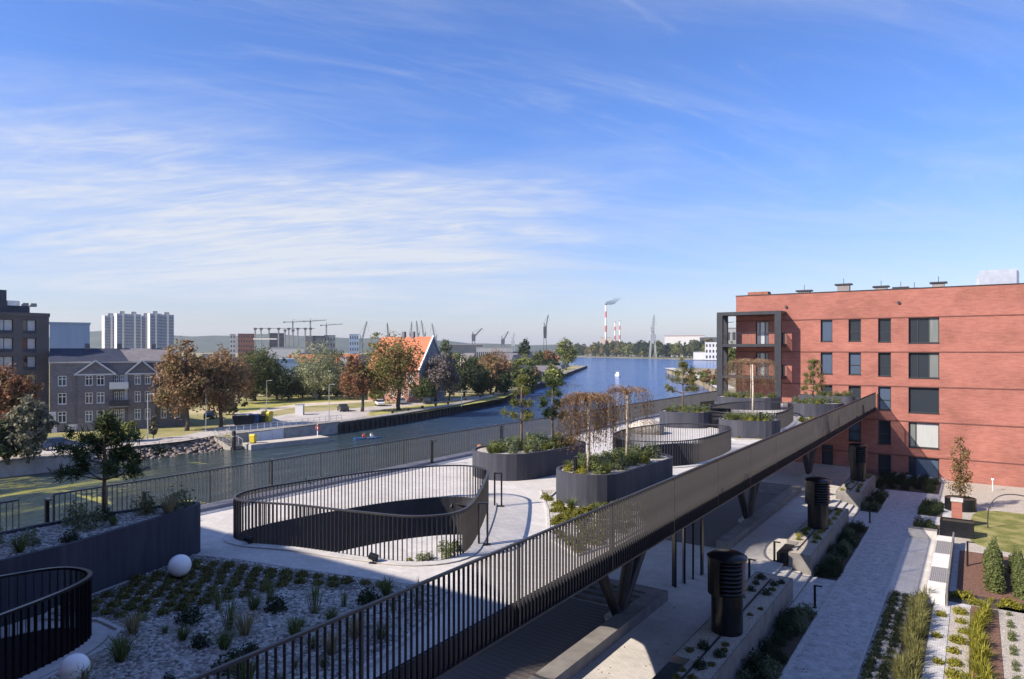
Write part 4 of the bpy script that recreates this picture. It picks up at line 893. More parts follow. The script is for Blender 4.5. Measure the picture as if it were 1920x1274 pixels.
# garden strips beside the path
gbed('gravel_strip', rect(-3.33, 18, -2.35, 36.1), M_GRAV); gbed('soil_strip', rect(-2.33, 18, -1.55, 36.1), M_SOIL); gbed('stepping_slabs', rect(-1.53, 18, -0.92, 35.6), M_PATH, 0.035)
gbed('sand_strip', rect(-0.9, 18, -0.2, 35.6), M_GRAVD); gbed('soil_strip', rect(-0.18, 18, 0.78, 36.0), M_MULCH); gbed('sand_strip', rect(0.8, 18, 4.5, 36.6), M_GRAVD); gbed('groundcover_strip', rect(-1.9, 36.15, 3.0, 37.6), M_SOIL)
gbed('mulch_bed', rect(-0.75, 37.7, 3.2, 45.6), M_MULCH); gbed('lawn', catmull([(0.1, 47.5), (-0.3, 52), (0.2, 57.5), (3, 58.3), (9, 58), (11, 52), (9, 47), (4, 46.3)], 5), M_LAWN, 0.02)
gbed('sandy_path', [(-1.0, 45.8), (11, 45.8), (11, 46.3), (4, 46.2), (0, 47.3), (-0.5, 52), (0, 58.4), (11, 59), (11, 69.3), (-2.2, 69.3), (-2.2, 62), (-1.0, 58)], M_GRAVD, 0.012)
gbed('shrub_bed', rect(-7.0, 62.4, -2.4, 69.2), M_SOIL); gbed('shrub_bed', rect(-3.3, 47.6, -1.9, 51.4), M_SOIL); gbed('shrub_bed', rect(-3.3, 54.0, -1.9, 59.0), M_SOIL)
for x in (-3.05, -2.62):
    scatter_plants('dark_cushion', gd_, [(x+RD.uniform(-.05, .05), 20+i*0.62+RD.uniform(-.08, .08), 0.03) for i in range(26)], 'dark clipped cushion in the gravel strip beside the garden path', 'plant', 'dark cushions beside the garden path', (0.8, 1.15))
tg = [tuft_mesh('tall_grass', leafmat('seed_grass', (0.10, 0.11, 0.03), (0.26, 0.24, 0.09)), 90, 0.95, 0.03, 0.6, RG, 0.9, 0.2, 0.6) for _ in range(3)]
ty = [tuft_mesh('yellow_grass', G_YEL, 90, 0.7, 0.035, 0.5, RG, 0.9, 0.2, 0.6) for _ in range(3)]
scatter_plants('tall_grass', tg, [(-1.95+RD.uniform(-.22, .22), 20+i*0.36, 0.03) for i in range(44)], 'tall seeding grass in the strip between gravel and stepping slabs', 'grass tuft', 'tall grasses by the stepping slabs', (0.75, 1.15))
scatter_plants('yellow_grass', ty, [(0.12+RD.uniform(-.25, .3), 20+i*0.36, 0.03) for i in range(43)], 'bright yellow green grass in the long strip of the kitchen garden', 'grass tuft', 'yellow grasses in the long strip', (0.75, 1.1))
yl = [bush_mesh('yellow_herb', G_YEL, 200, 0.3, 0.3, 0.3, 0.09, rng, per=8) for _ in range(2)]
scatter_plants('yellow_herb', yl, [(-0.55+RD.uniform(-.15, .15), 22+i*1.15, 0.03) for i in range(12)], 'yellow green herb in the sand strip of the garden', 'plant', 'herbs in the sand strip', (0.7, 1.2))
scatter_plants('yellow_herb', yl, [(-1.2+RD.uniform(-.1, .1), 23.5+i*2.6, 0.03) for i in range(5)], 'yellow green herb between the stepping slabs', 'plant', 'herbs between the slabs', (0.6, 0.9))
scatter_plants('yellow_herb', yl+yb_, [(-1.7+i*0.32, 36.6+RD.uniform(-.3, .7), 0.03) for i in range(14)], 'yellow groundcover plant at the garden end of the pale bench', 'plant', 'groundcover at the bench end', (0.8, 1.3))
scatter_plants('green_tuft', gg_, [(1.15+0.62*(i % 5), 24+0.75*(i//5)+0.3*(i % 2), 0.03) for i in range(80)], 'green leafy tuft in the wide sand bed of the garden', 'plant', 'tufts in the wide sand bed', (0.45, 0.75))
for y0, y1, n, lb_ in ((62.6, 69, 40, 'dark shrub in the shaded bed at the foot of the brick wall'), (47.8, 51.2, 9, 'dark shrub in the small bed at the far end of the bench'), (54.2, 58.8, 12, 'dark shrub in the small bed beside the round tree planter')):
    x0, x1 = (-6.8, -2.6) if n == 40 else (-3.1, -2.1)
    scatter_plants('dark_shrub', dk, [(x, y, 0.03) for x, y in fill(rect(x0, y0, x1, y1), n, gap=0.5)], lb_, 'shrub', lb_, (0.8, 1.1))
hy = [bush_mesh('hydrangea', leafmat('pale_flower', (0.45, 0.45, 0.5), (0.6, 0.6, 0.64)), 160, 0.28, 0.28, 0.5, 0.09, rng, per=8)]
scatter_plants('pale_flowering_shrub', hy, [(-5.6+i*0.82, 68.2, 0.03) for i in range(5)], 'pale flowering shrub against the shaded brick wall', 'shrub', 'pale shrubs at the brick wall', (0.9, 1.1))
hedge = [bush_mesh('climber', G_GRASS, 900, 0.42, 0.42, 1.5, 0.11, rng, per=10, shell=0.3) for _ in range(2)]
scatter_plants('evergreen_column', hedge, [(0.75, 38.7+i*0.8, 0.03) for i in range(7)], 'dense green climbing column in the bark mulch behind the bench', 'shrub', 'climbers in the mulch bed, bench side', (0.85, 1.05))
scatter_plants('evergreen_column', hedge, [(1.75, 38.3+i*0.8, 0.03) for i in range(7)], 'dense green climbing column in the bark mulch on the lawn side', 'shrub', 'climbers in the mulch bed, lawn side', (0.7, 0.95))
# bench of concrete blocks and slatted seats
T = thing('long_bench', 'long pale concrete bench with slatted seats behind the paved seating area', 'bench', (-1.5, 41, 0))
yy = 35.3
for i, (ln, sl__) in enumerate(((2.0, 0), (2.6, 1), (2.7, 0), (2.9, 1), (1.2, 0))):
    z = 0.46; b = MB(); b.box(-1.85, yy, 0.016, -1.12, yy+ln-0.01, z-(0.05 if sl__ else 0)); b.build('bench_block', mat('white_concrete', (0.6, 0.58, 0.55), (0.7, 0.68, 0.65), 3, 0.8), T)
    if sl__:
        sm = MB().box(-0.03, 0, 0, 0.03, ln-0.06, 0.045).mesh('slat', mat('grey_slat', (0.24, 0.23, 0.24), (0.32, 0.31, 0.31), 3, 0.8))
        for k in range(9): inst('slat', sm, (-1.80+k*0.079, yy+0.03, z-0.048), 0, T)
    yy += ln
MB().box(-1.10, 35.3, 0.016, -1.02, 46.7, 0.75).build('back_panel', M_BOARD, T)
T = thing('low_wall', 'low concrete wall closing the far end of the seating area', 'wall', (-2.6, 47.35, 0)); MB().box(-3.35, 47.25, 0.013, -1.9, 47.5, 0.55).build('wall', M_KERB, T); MB().box(-3.38, 47.22, 0.552, -1.87, 47.53, 0.6).build('coping', M_BOARD, T)
T = thing('wooden_planter_box', 'black timber planter box on the lawn corner', 'planter', (-0.95, 49.2, 0))
for i in range(6):
    inst('plank', MB().box(-0.85, -0.5, 0, 0.85, -0.46, 0.145).mesh('plank', M_BLACK) if i == 0 else pk, (-0.95, 49.2, 0.02+i*0.155), 0, T); pk = bpy.data.meshes['plank']
    inst('plank', pk, (-0.95, 49.2, 0.02+i*0.155), math.pi, T)
for s in (-1, 1): MB().box(-0.95+s*0.83-0.03, 48.745, 0.02, -0.95+s*0.83+0.03, 49.655, 0.95).build('end_board', M_BLACK, T)
MB().box(-1.75, 48.75, 0.8, -0.15, 49.65, 0.86).build('soil', M_SOIL, T)
T = thing('brick_pillar', 'small orange brick pillar with pale cap beside the round tree planter', 'pillar', (-1.0, 51.6, 0)); MB().box(-1.28, 51.3, 0.0, -0.72, 51.86, 1.65).build('shaft', M_BRICK, T); MB().box(-1.33, 51.25, 1.652, -0.67, 51.91, 1.8).build('cap', M_KERB, T)
T = thing('round_planter', 'black round planter holding the slender bronze tree', 'planter', (-0.9, 57.3, 0)); b = MB(); L_ = stadium(-0.9, 57.3, 1.9, 1.7, 0.3); b.ring(ccw(L_), offset(ccw(L_), 0.08), 0.0, 0.85); b.build('wall', M_BLACK, T); b = MB(); sheet(b, offset(ccw(L_), 0.07), [], 0.8); b.build('soil', M_SOIL, T)
tree('slender_tree', 'slender bronze leaved young tree in the black round planter', (-0.9, 57.3, 0.8), 4.4, [(0, 0, 1.0, .72, .72, .7), (0.1, 0, 1.9, .62, .62, .8), (0, 0.05, 2.9, .5, .5, .9), (0, 0, 3.9, .24, .24, .7)], 2200, 0.13, leafmat('bronze_leaf', (0.12, 0.075, 0.03), (0.27, 0.19, 0.08), 0.3), M_BARK, 0.6, 0.05, spread=0.22)
T = thing('hoop_arch', 'thin grey steel hoop arch standing on the lawn', 'arch', (1.2, 52.3, 0)); b = MB()
b.tube(catmull([(0.62, 52.3, -0.1), (0.66, 52.3, 1.2), (1.1, 52.4, 2.0), (1.9, 52.5, 2.25), (2.8, 52.6, 2.05), (3.3, 52.6, 1.2), (3.3, 52.6, -0.1)], 5, False), 0.035, 8); b.build('pipe', M_RAILG, T, True)
T = thing('white_hydrant_post', 'small white post with red cap on the pale gravel by the brick wall', 'post', (1.1, 66.3, 0)); MB().lathe([(0.03, 0), (0.03, 0.85), (0.10, 0.87), (0.10, 1.0), (0.04, 1.03)], (1.1, 66.3, 0.01), 10).build('post', M_WFRAME, T); MB().lathe([(0.04, 1.03), (0.04, 1.18), (0.02, 1.22)], (1.1, 66.3, 0.012), 8).build('cap', mat('red_paint', (0.4, 0.04, 0.03), None, rough=0.5), T)
for x, y, lb_ in ((1405, 1088, 'thin black path lamp behind the first raised planter'), (1452, 1052, 'thin black path lamp at the corner of the sunlit raised planter'), (1528, 1140, 'thin black path lamp at the end of the shrub bed'), (1631, 980, 'thin black path lamp beside the second steps'), (1814, 1062, 'thin black path lamp at the back of the long bench')):
    p_ = g(x, y, 0.0 if x > 1500 else 0.5); bollard(lb_, p_, 0.0 if x > 1500 else 0.5, 0.95 if x < 1800 else 1.25, 0.3)
# timber decks and plinths below the terrace
for y0, y1, lb_ in ((17.0, 27.9, 'sunken timber deck with concrete rim under the near terrace columns'), (36.7, 55.0, 'sunken timber deck with concrete rim under the middle terrace columns')):
    T = thing('timber_deck', lb_, 'deck', (-14, (y0+y1)/2, 0.5)); b = MB()
    b.box(-11.6, y0, 0.49, -10.9, y1, 0.92); b.box(-18.5, y0, 0.49, -17.8, y1, 0.92); b.box(-17.8, y1-0.7, 0.49, -11.6, y1, 0.92); b.build('rim', M_BOARD, T)
    for i in range(3): MB().box(-17.8, y1-0.7-0.4*(i+1), 0.508, -11.6, y1-0.7-0.4*i, 0.85-0.1*i).build('step', M_BOARD, T)
    n = int((y1-y0-2.0)/0.3)
    for i in range(n):
        inst('board', MB().box(-17.78, 0, 0.508, -11.62, 0.285, 0.55).mesh('board', mat('grey_board', (0.10, 0.085, 0.085), (0.17, 0.15, 0.14), 2, 0.85, 0.2, map=(0.3, 6, 1))) if i == 0 else bd_, (0, y0+i*0.3, 0), 0, T); bd_ = bpy.data.meshes['board']
# promenade greenery seen through the opening
scatter_plants('leafy_shrub', gg_+yb_, [(-23+RD.uniform(-.8, .8), 23.5+i*0.5, 0.5) for i in range(12)], 'leafy shrub on the riverside promenade below the terrace', 'shrub', 'shrubs on the riverside promenade', (1.0, 1.7))
# ================================================================== far bank
GZ = -1.4
rng = np.random.default_rng(41)
def gp(x, y, z=GZ): return g(x, y, z)
def ribbon(name, pix, z, m):
    b = MB(); sheet(b, ccw([gp(x, y, z) for x, y in pix]), [], z); return struct(b.build(name, m))
ribbon('road', [(60, 838), (340, 818), (432, 796), (545, 776), (640, 768), (760, 757), (900, 742), (965, 733.5), (968, 736), (880, 748), (760, 762), (694, 772), (686, 780), (640, 790), (560, 796), (470, 806), (340, 828), (60, 856)], GZ+0.004, M_ROAD)
ribbon('sandy_strip', [(440, 775), (560, 757), (700, 750), (700, 753), (560, 763), (445, 782)], GZ+0.004, mat('sand', (0.44, 0.38, 0.30), (0.54, 0.47, 0.38), 0.6, 0.95))
M_VERGE = mat('verge_grass', (0.18, 0.19, 0.04), (0.40, 0.35, 0.10), 0.5, 0.95, 0.3, 5)
ribbon('grass_verge', [(695, 775), (760, 764), (880, 750), (960, 737), (985, 727), (985, 731), (940, 748), (860, 762), (760, 778), (690, 785)], GZ+0.008, M_VERGE)
ribbon('meadow', [(440, 762), (520, 745), (700, 742), (700, 750), (560, 757), (450, 775)], GZ+0.008, M_VERGE)
# quay walls
def wallrun(name, label, P, w_, z0, z1, m, cap=None, ribs=0, shift=0.0):
    T = thing(name, label, 'wall', (P[0][0], P[0][1], z0)); b = MB(); c = MB(); r = MB()
    for i in range(len(P)-1):
        (x0, y0), (x1, y1) = P[i], P[i+1]
        b.bar((x0-w_/2+.35, y0, (z0+z1)/2), (x1-w_/2+.35, y1, (z0+z1)/2), w_, z1-z0)
        if cap: c.bar((x0-w_/2-0.35+shift, y0, z1+0.09), (x1-w_/2-0.35+shift, y1, z1+0.09), w_+1.6, 0.16)
        if ribs:
            n = int(math.dist(P[i], P[i+1])/ribs)
            for k in range(n):
                x = x0+(x1-x0)*k/n; y = y0+(y1-y0)*k/n; r.box(x+0.28, y-0.18*ribs, z0, x+0.66, y+0.18*ribs, z1-0.25)
    b.build('wall', m, T)
    if cap: c.build('coping', cap, T)
    if ribs: r.build('pile_rib', m, T)['kind'] = 'stuff'
    return T
wallrun('quay_wall', 'dark sheet pile quay wall with pale coping sweeping along the far bank', EDGE[9:], 0.8, -4, -1.25, M_PILE, M_STONE, 1.4)
wallrun('quay_wall', 'grey concrete quay wall behind the floating landing stage', [(-90.0, 59.5), (-90.0, 66), (-90.5, 80)], 0.8, -4, -1.15, M_CONC, M_STONE)
wallrun('quay_wall', 'grey concrete quay wall below the reddish tree at the bend of the basin', [(-93, -60), (-91.6, 20), (-90.2, 31), (-88.8, 40)], 0.8, -4, -1.3, M_CONC, M_STONE)
wallrun('flood_wall', 'blue grey flood wall standing behind the far quay walkway', [(x-7-0.02*(y-160), y) for x, y in [(-133, 205), (-178, 306), (-258, 480)]], 0.6, -1.5, 1.1, mat('blue_grey_wall', (0.12, 0.14, 0.18), (0.17, 0.19, 0.23), 0.3, 0.9))
T = thing('stone_revetment', 'sloping revetment of pale rubble stones beside the landing steps', 'embankment', (-90, 52, -3))
b = MB(); b.add([(-92.6, 40, -1.38), (-92.8, 58.8, -1.38), (-88.6, 40, -3.3), (-89.2, 58.8, -3.3)], [(0, 2, 3, 1)]); b.build('slope', mat('rubble', (0.17, 0.14, 0.12), (0.33, 0.27, 0.22), 2.5, 0.95, 0.5, 8), T)
stn = MB().lathe([(0.25, -0.2), (0.5, 0.0), (0.42, 0.25), (0.1, 0.36)], (0, 0, 0), 6).mesh('stone', mat('rubble', (0.17, 0.14, 0.12), (0.33, 0.27, 0.22), 2.5, 0.95, 0.5, 8))
for i in range(290):
    t_ = rng.uniform(); y = rng.uniform(40.3, 58.2); o = inst('stone', stn, (-92.5+4.0*t_+rng.normal()*0.1, y, -1.42-1.8*t_), rng.uniform(0, 6), T, tuple(rng.uniform(0.35, 0.75, 3)))
# landing stage
T = thing('landing_stage', 'long floating concrete landing stage with pale rim on the far side of the basin', 'pontoon', (-84.8, 65.8, -3))
a_ = math.atan2(11.8, 2.1); 
b = MB(); b.bar((-86.6, 59.6, -2.75), (-84.4, 72.0, -2.75), 3.0, 0.9); b.build('hull', M_CONC, T)
b = MB(); b.bar((-86.6, 59.7, -2.27), (-84.4, 71.9, -2.27), 2.9, 0.06); b.build('deck', mat('pale_deck', (0.42, 0.37, 0.30), (0.5, 0.45, 0.38), 1, 0.9), T)
T = thing('landing_steps', 'pale concrete landing steps with railings between rubble and landing stage', 'steps', (-90, 59, -3))
for i in range(8): MB().box(-91.4+i*0.5, 57.6, -4, -90.9+i*0.5, 59.4, -1.4-0.15*i).build('step', M_STONE, T)
for yq in (57.6, 59.4):
    b = MB()
    for i in range(5): b.bar((-91.2+i, yq, -1.4-0.3*i), (-91.2+i, yq, -0.4-0.3*i), 0.06)
    b.bar((-91.2, yq, -0.4), (-87.2, yq, -1.6), 0.07); b.build('railing', M_DUCT, T)
T = thing('mooring_pile', 'dark steel mooring pile at the foot of the landing steps', 'pile', (-87.2, 58.0, -4)); MB().lathe([(0.28, 0), (0.28, 3.6), (0.2, 3.75)], (-87.2, 58.0, -4), 12).build('pile', M_PILE, T); MB().lathe([(0.3, 2.9), (0.3, 3.05)], (-87.2, 58.0, -4), 12).build('collar', M_STONE, T)
T = thing('banner_panels', 'row of three blank white banner panels hung on the quay wall', 'banner', (-89.7, 64, -2))
for i in range(3): MB().box(-89.62, 62.1+i*2.05, -2.55, -89.56, 64.05+i*2.05, -1.05).build('panel', mat('white_banner', (0.62, 0.64, 0.68), (0.7, 0.72, 0.75), 1, 0.7), T)
for i in range(4): MB().box(-89.61, 62.02+i*2.05-0.03, -2.7, -89.53, 62.08+i*2.05-0.03, -0.95).build('post', M_DUCT, T)
T = thing('lifebuoy_stand', 'red lifebuoy hung on a pale post at the end of the landing stage', 'lifebuoy', (-84.9, 71.0, -2.25)); MB().box(-0.05, -0.05, 0, 0.05, 0.05, 1.9).build('post', M_WFRAME, T, world=False)
b = MB(); b.tube([(0.09, 0.36*math.cos(k*0.3927), 1.35+0.36*math.sin(k*0.3927)) for k in range(16)], 0.1, 8, closed=True); b.build('ring', mat('buoy_red', (0.55, 0.08, 0.04), None, rough=0.5), T, True, world=False)
M_YEL = mat('yellow_plastic', (0.55, 0.42, 0.03), (0.62, 0.5, 0.05), 3, 0.5)
def bin_(name, label, p, sx, sy, h, m, lid, z=GZ, rz=0.4):
    T = thing(name, label, 'bin', (p[0], p[1], z), rz); b = MB(); b.add([(-sx*.42, -sy*.42, .12), (sx*.42, -sy*.42, .12), (sx*.42, sy*.42, .12), (-sx*.42, sy*.42, .12), (-sx/2, -sy/2, h*.85), (sx/2, -sy/2, h*.85), (sx/2, sy/2, h*.85), (-sx/2, sy/2, h*.85)], [(0, 3, 2, 1), (4, 5, 6, 7), (0, 1, 5, 4), (1, 2, 6, 5), (2, 3, 7, 6), (3, 0, 4, 7)]); b.build('body', m, T, world=False)
    b = MB(); b.tube([(-sx*.5, 0, h*.86), (sx*.5, 0, h*.86)], sy*.5, 12); b.v = [(x, y, h*.86+max(0, z_-h*.86)*0.45) for x, y, z_ in b.v]; b.build('lid', lid, T, world=False)
    for sx_ in (-.35, .35): MB().box(sx*sx_-.08, -sy*.3, 0, sx*sx_+.08, sy*.3, .12).build('foot', M_BLACK, T, world=False)
M_BLUEP = mat('blue_plastic', (0.05, 0.10, 0.25), (0.08, 0.14, 0.3), 3, 0.5)
bin_('yellow_bin', 'tall yellow recycling bin beside the road', gp(501, 792), 1.5, 1.5, 1.9, M_YEL, M_YEL); bin_('yellow_bin', 'small yellow bin standing on the landing stage', (-86.6, 60.7), 0.8, 0.8, 1.3, M_YEL, M_YEL, -2.24)
bin_('container', 'long dark waste container beside the road', gp(457, 797), 3.6, 1.5, 1.5, M_PILE, M_PILE, rz=1.0); bin_('container', 'blue waste container between dark containers', gp(476, 794), 1.6, 1.4, 1.5, M_BLUEP, M_BLUEP, rz=1.0); bin_('container', 'small dark waste container beside the yellow bin', gp(489, 793), 1.4, 1.3, 1.4, M_PILE, M_PILE, rz=1.0)
def kiosk(label, p, w_, h, m=None):
    T = thing('utility_cabinet', label, 'cabinet', (p[0], p[1], GZ), 0.7); MB().box(-w_/2, -w_/2, 0, w_/2, w_/2, h).build('body', m or M_WFRAME, T, world=False); MB().box(-w_/2-.06, -w_/2-.06, h+.001, w_/2+.06, w_/2+.06, h+.1).build('roof', M_CONC, T, world=False); MB().box(w_/2+.001, -w_*.3, .15, w_/2+.03, w_*.3, h*.85).build('door', M_CONC, T, world=False)
kiosk('white utility cabinet on the grass beside the road', gp(562, 778), 1.5, 2.0); kiosk('pale small cabinet behind the yellow recycling bin', gp(494, 779), 0.9, 1.3); kiosk('white utility cabinet in front of the pale willow', gp(590, 747), 1.0, 1.6)
# parked cars
def car(label, p, rz, paint, L_=4.4):
    T = thing('parked_car', label, 'car', (p[0], p[1], GZ+0.004), rz); b = MB(); h = 0.86
    side = [(-L_/2, .38), (-L_/2, .8), (-L_/2+.25, .95), (-.9, 1.0), (.95, .98), (L_/2-.25, .82), (L_/2, .6), (L_/2, .36)]
    n = len(side); vs = []
    for s, k in ((-h, .93), (-h*.93, 1), (h*.93, 1), (h, .93)): vs += [(x*k, s, z) for x, z in side]
    fs = [tuple(range(n)), tuple(range(3*n, 4*n))[::-1]]
    for r_ in range(3): fs += [(r_*n+i, (r_+1)*n+i, (r_+1)*n+(i+1) % n, r_*n+(i+1) % n) for i in range(n)]
    b.add(vs, fs); autosmooth(b.build('body', paint, T, world=False), 40)
    b = MB(); b.add([(-1.9, -.78, .97), (1.15, -.78, .97), (1.15, .78, .97), (-1.9, .78, .97), (-1.4, -.62, 1.44), (.35, -.62, 1.44), (.35, .62, 1.44), (-1.4, .62, 1.44)], [(0, 3, 2, 1), (4, 5, 6, 7), (0, 1, 5, 4), (1, 2, 6, 5), (2, 3, 7, 6), (3, 0, 4, 7)]); b.build('windows', GL_D, T, world=False)
    MB().box(-1.42, -.64, 1.442, .37, .64, 1.48).build('roof', paint, T, world=False)
    for x in (-1.35, 1.35):
        for s in (-.8, .8):
            w_ = MB(); w_.tube([(x, s-.1, .33), (x, s+.1, .33)], .33, 12); wo_ = w_.build('wheel', M_BLACK, T, world=False); MB().tube([(x, s-.11, .33), (x, s+.11, .33)], .2, 8).build('rim', M_DUCT, wo_, world=False)
    for s in (-.6, .6): MB().box(L_/2-.1, s-.15, .6, L_/2+.015, s+.15, .74).build('headlight', M_WFRAME, T, world=False)
P_DK = mat('dark_car_paint', (0.03, 0.035, 0.045), None, rough=0.25, spec=0.7); P_WH = mat('white_car_paint', (0.7, 0.7, 0.7), None, rough=0.25, spec=0.7); P_SI = mat('silver_car_paint', (0.35, 0.37, 0.4), None, rough=0.25, metal=0.5); P_BL = mat('blue_car_paint', (0.05, 0.08, 0.16), None, rough=0.25, spec=0.7)
car('dark parked car standing alone beside the road on the far bank', gp(643, 771), 2.6, P_DK); car('white parked car beside the tall mixed tree', gp(712, 761), 2.5, P_WH); car('silver parked car behind the tall mixed tree', gp(752, 758), 2.5, P_SI); car('dark parked car under the twin brown chestnuts', gp(395, 785), 2.4, P_DK); car('blue parked car in front of the row house', gp(110, 842), 1.6, P_BL); car('dark parked car in the shade of the orange roofed house', gp(800, 757), 2.4, P_DK)
def lamppost(label, x, y, h=6.5):
    p = gp(x, y); T = thing('street_lamp', label, 'street lamp', (p[0], p[1], GZ)); MB().tube([(0, 0, -.1), (0, 0, h)], [.09, .05], 6).build('pole', M_DUCT, T, world=False); MB().bar((0, 0, h), (1.0, 0.3, h+.1), .06).build('arm', M_DUCT, T, world=False); MB().box(.7, .15, h+.02, 1.3, .45, h+.1).build('head', M_CONC, T, world=False)
for x, y, lb_ in ((500, 775, 'slim street lamp behind the yellow recycling bin'), (617, 790, 'slim street lamp at the quay railing above the landing stage'), (865, 762, 'slim street lamp on the grass verge by the dark quay wall'), (277, 827, 'slim street lamp in front of the row house'), (386, 808, 'slim street lamp between the twin chestnuts')): lamppost(lb_, x, y, 6.5 if x != 865 else 3.4)
# railing of the quay
T = thing('quay_fence', 'low grey post and rail fence on the quay above the banner panels', 'fence', (-91.0, 70, GZ)); pm = MB().box(-.03, -.03, 0, .03, .03, 1.05).mesh('post', M_DUCT)
for i in range(19): inst('post', pm, (-91.3, 60+i*1.2, GZ+.3), 0, T)
for z in (0.55, 1.0): MB().box(-91.33, 60, GZ+.3+z, -91.29, 81.6, GZ+.34+z).build('rail', M_DUCT, T)

# ------------------------------------------------------------------ the row house
pa = gd(93, 104.0); pb_ = gd(352, 114.0); Lr = math.dist(pa, pb_); ra = math.atan2(pb_[1]-pa[1], pb_[0]-pa[0])
RH = thing('row_house', 'old three storey brown brick row house with two white gables and slate roof', 'house', (pa[0], pa[1], GZ), ra)
fl = lambda u, d, z: (u, d, z)
M_RHB = mat('weathered_brick', (0.115, 0.11, 0.128), (0.20, 0.19, 0.212), kind='brick', rotx=(R_(90), 0, 0), mortar=(0.22, 0.2, 0.2), vs=0.3, vlo=0.75, vhi=1.3, rough=0.9)
M_CREAM = mat('pale_plaster', (0.55, 0.55, 0.57), (0.68, 0.68, 0.69), 0.6, 0.9); M_SLATE = mat('slate_roof', (0.02, 0.027, 0.05), (0.035, 0.043, 0.07), 1, 0.75, 0.3, 6); M_ASPH = mat('grey_roof', (0.14, 0.13, 0.14), (0.19, 0.175, 0.18), 1, 0.9)
S = Lr/1640.0; U = lambda x: (x-30)*S
rows_ = ((1.45, 3.15), (4.3, 6.0), (7.1, 8.65)); bays = ((340, 745), (925, 1255))
main = []; bayw = {0: [], 1: []}
for k, (za, zb) in enumerate(rows_):
    main += [(U(120), U(215), za, zb), (U(760), U(815), za-(.6 if k else 0), zb), (U(830), U(880), za-(.6 if k else 0), zb), (U(1325), U(1400), za-(.6 if k else 0), zb), (U(1500), U(1570), za, zb)]
    bayw[0] += [(U(425), U(510), za, zb), (U(555), U(645), za, zb)]; bayw[1] += [(U(1000), U(1075), za, zb), (U(1125), U(1195), za, zb)]
b = MB(); wall_open(b, 0, Lr, -.3, 10.6, main, .2, fl); b.add([(0, 0, -.3), (0, 10, -.3), (0, 10, 10.6), (0, 0, 10.6)], [(0, 3, 2, 1)]); b.add([(Lr, 0, -.3), (Lr, 10, -.3), (Lr, 10, 10.6), (Lr, 0, 10.6)], [(0, 1, 2, 3)]); b.add([(0, 10, -.3), (Lr, 10, -.3), (Lr, 10, 10.6), (0, 10, 10.6)], [(0, 3, 2, 1)]); b.build('wall', M_RHB, RH, world=False)
fw_ = lambda u, d, z: (u, d-.55, z)
for i, (x0, x1) in enumerate(bays):
    u0, u1 = U(x0), U(x1); b = MB(); wall_open(b, u0, u1, -.3, 8.8, bayw[i], .2, fw_)
    for u, rev in ((u0, 0), (u1, 1)): b.add([(u, -.55, -.3), (u, -.01, -.3), (u, -.01, 8.8), (u, -.55, 8.8)], [(0, 3, 2, 1) if not rev else (0, 1, 2, 3)])
    b.add([(u0, -.55, 8.8), (u1, -.55, 8.8), ((u0+u1)/2, -.55, 10.75)], [(0, 1, 2)]); b.build('bay_wall', M_RHB, RH, world=False)
    b = MB(); b.bar((u0-.2, -.62, 8.8), (u1+.2, -.62, 8.8), .16, .22); b.bar((u0-.45, -.65, 8.75), ((u0+u1)/2, -.65, 10.95), .3, .24); b.bar((u1+.45, -.65, 8.75), ((u0+u1)/2, -.65, 10.95), .3, .24); b.build('gable_trim', M_CREAM, RH, world=False)
    b = MB(); m_ = (u0+u1)/2; b.add([(u0-.4, -.7, 8.8), (m_, -.7, 11.0), (m_, 4, 11.0), (u0-.4, 2.0, 8.8), (u1+.4, -.7, 8.8), (u1+.4, 2.0, 8.8)], [(0, 1, 2, 3), (4, 5, 2, 1)]); b.build('gable_roof', M_SLATE, RH, world=False)
    for (a, c, za, zb) in bayw[i]: window(RH, fw_, a, c, za, zb, .12, GL_B if rng.uniform() < .5 else GL_D, M_WFRAME, .11, (.5,), (.68,), M_CREAM, world=False)
for (a, c, za, zb) in main: window(RH, fl, a, c, za, zb, .12, GL_B if rng.uniform() < .4 else GL_D, M_WFRAME, .11, (.5,), (.68,), M_CREAM, world=False)
for x0, x1, z in ((700, 925, 6.6), (700, 925, 3.75), (1258, 1480, 6.6), (1258, 1480, 3.75)):
    wt_ = z > 6 and x0 == 700; u0, u1 = U(x0), U(x1); MB().box(u0, -1.2, z-.16, u1, -.003, z).build('balcony_floor', M_CREAM if wt_ else M_CONC, RH, world=False); MB().box(u0, -1.2, z+.001, u1, -1.14, z+.95).build('balcony_panel', M_WFRAME if wt_ else M_RAILG, RH, world=False)
for x0, x1, za, zb in ((1262, 1318, 4.0, 9.0), (1410, 1478, 4.0, 9.0), (885, 922, 4.0, 8.9), (30, 110, -.2, 1.2), (228, 338, -.2, 1.15), (30, 100, 1.2, 3.2)): MB().box(U(x0), -.04, za, U(x1), .02, zb).build('plaster_panel', M_CREAM, RH, world=False)
MB().box(-.15, -.25, 10.6, Lr+.1, .15, 10.85).build('eaves_cornice', M_CREAM, RH, world=False)
b = MB(); um = U(930); b.add([(-.2, -.4, 10.85), (um, -.4, 10.85), (um-1.2, 5, 12.9), (-.2, 5, 12.9), (-.2, 10.3, 10.85), (um, 10.3, 10.85)], [(0, 1, 2, 3), (3, 2, 5, 4), (1, 5, 2)]); b.build('slate_roof', M_SLATE, RH, world=False)
b = MB(); b.add([(um+.02, -.4, 10.87), (Lr+.2, -.4, 10.87), (Lr-3, 5, 12.9), (um-1.18, 5, 12.92), (um+.02, 10.3, 10.87), (Lr+.2, 10.3, 10.87)], [(0, 1, 2, 3), (3, 2, 5, 4), (1, 5, 2)]); b.build('felt_roof', M_ASPH, RH, world=False)
for u in (4.5, 9.0, 14.0): MB().box(u, 4.6, 12.2, u+.7, 5.4, 13.7).build('chimney', M_RHB, RH, world=False)
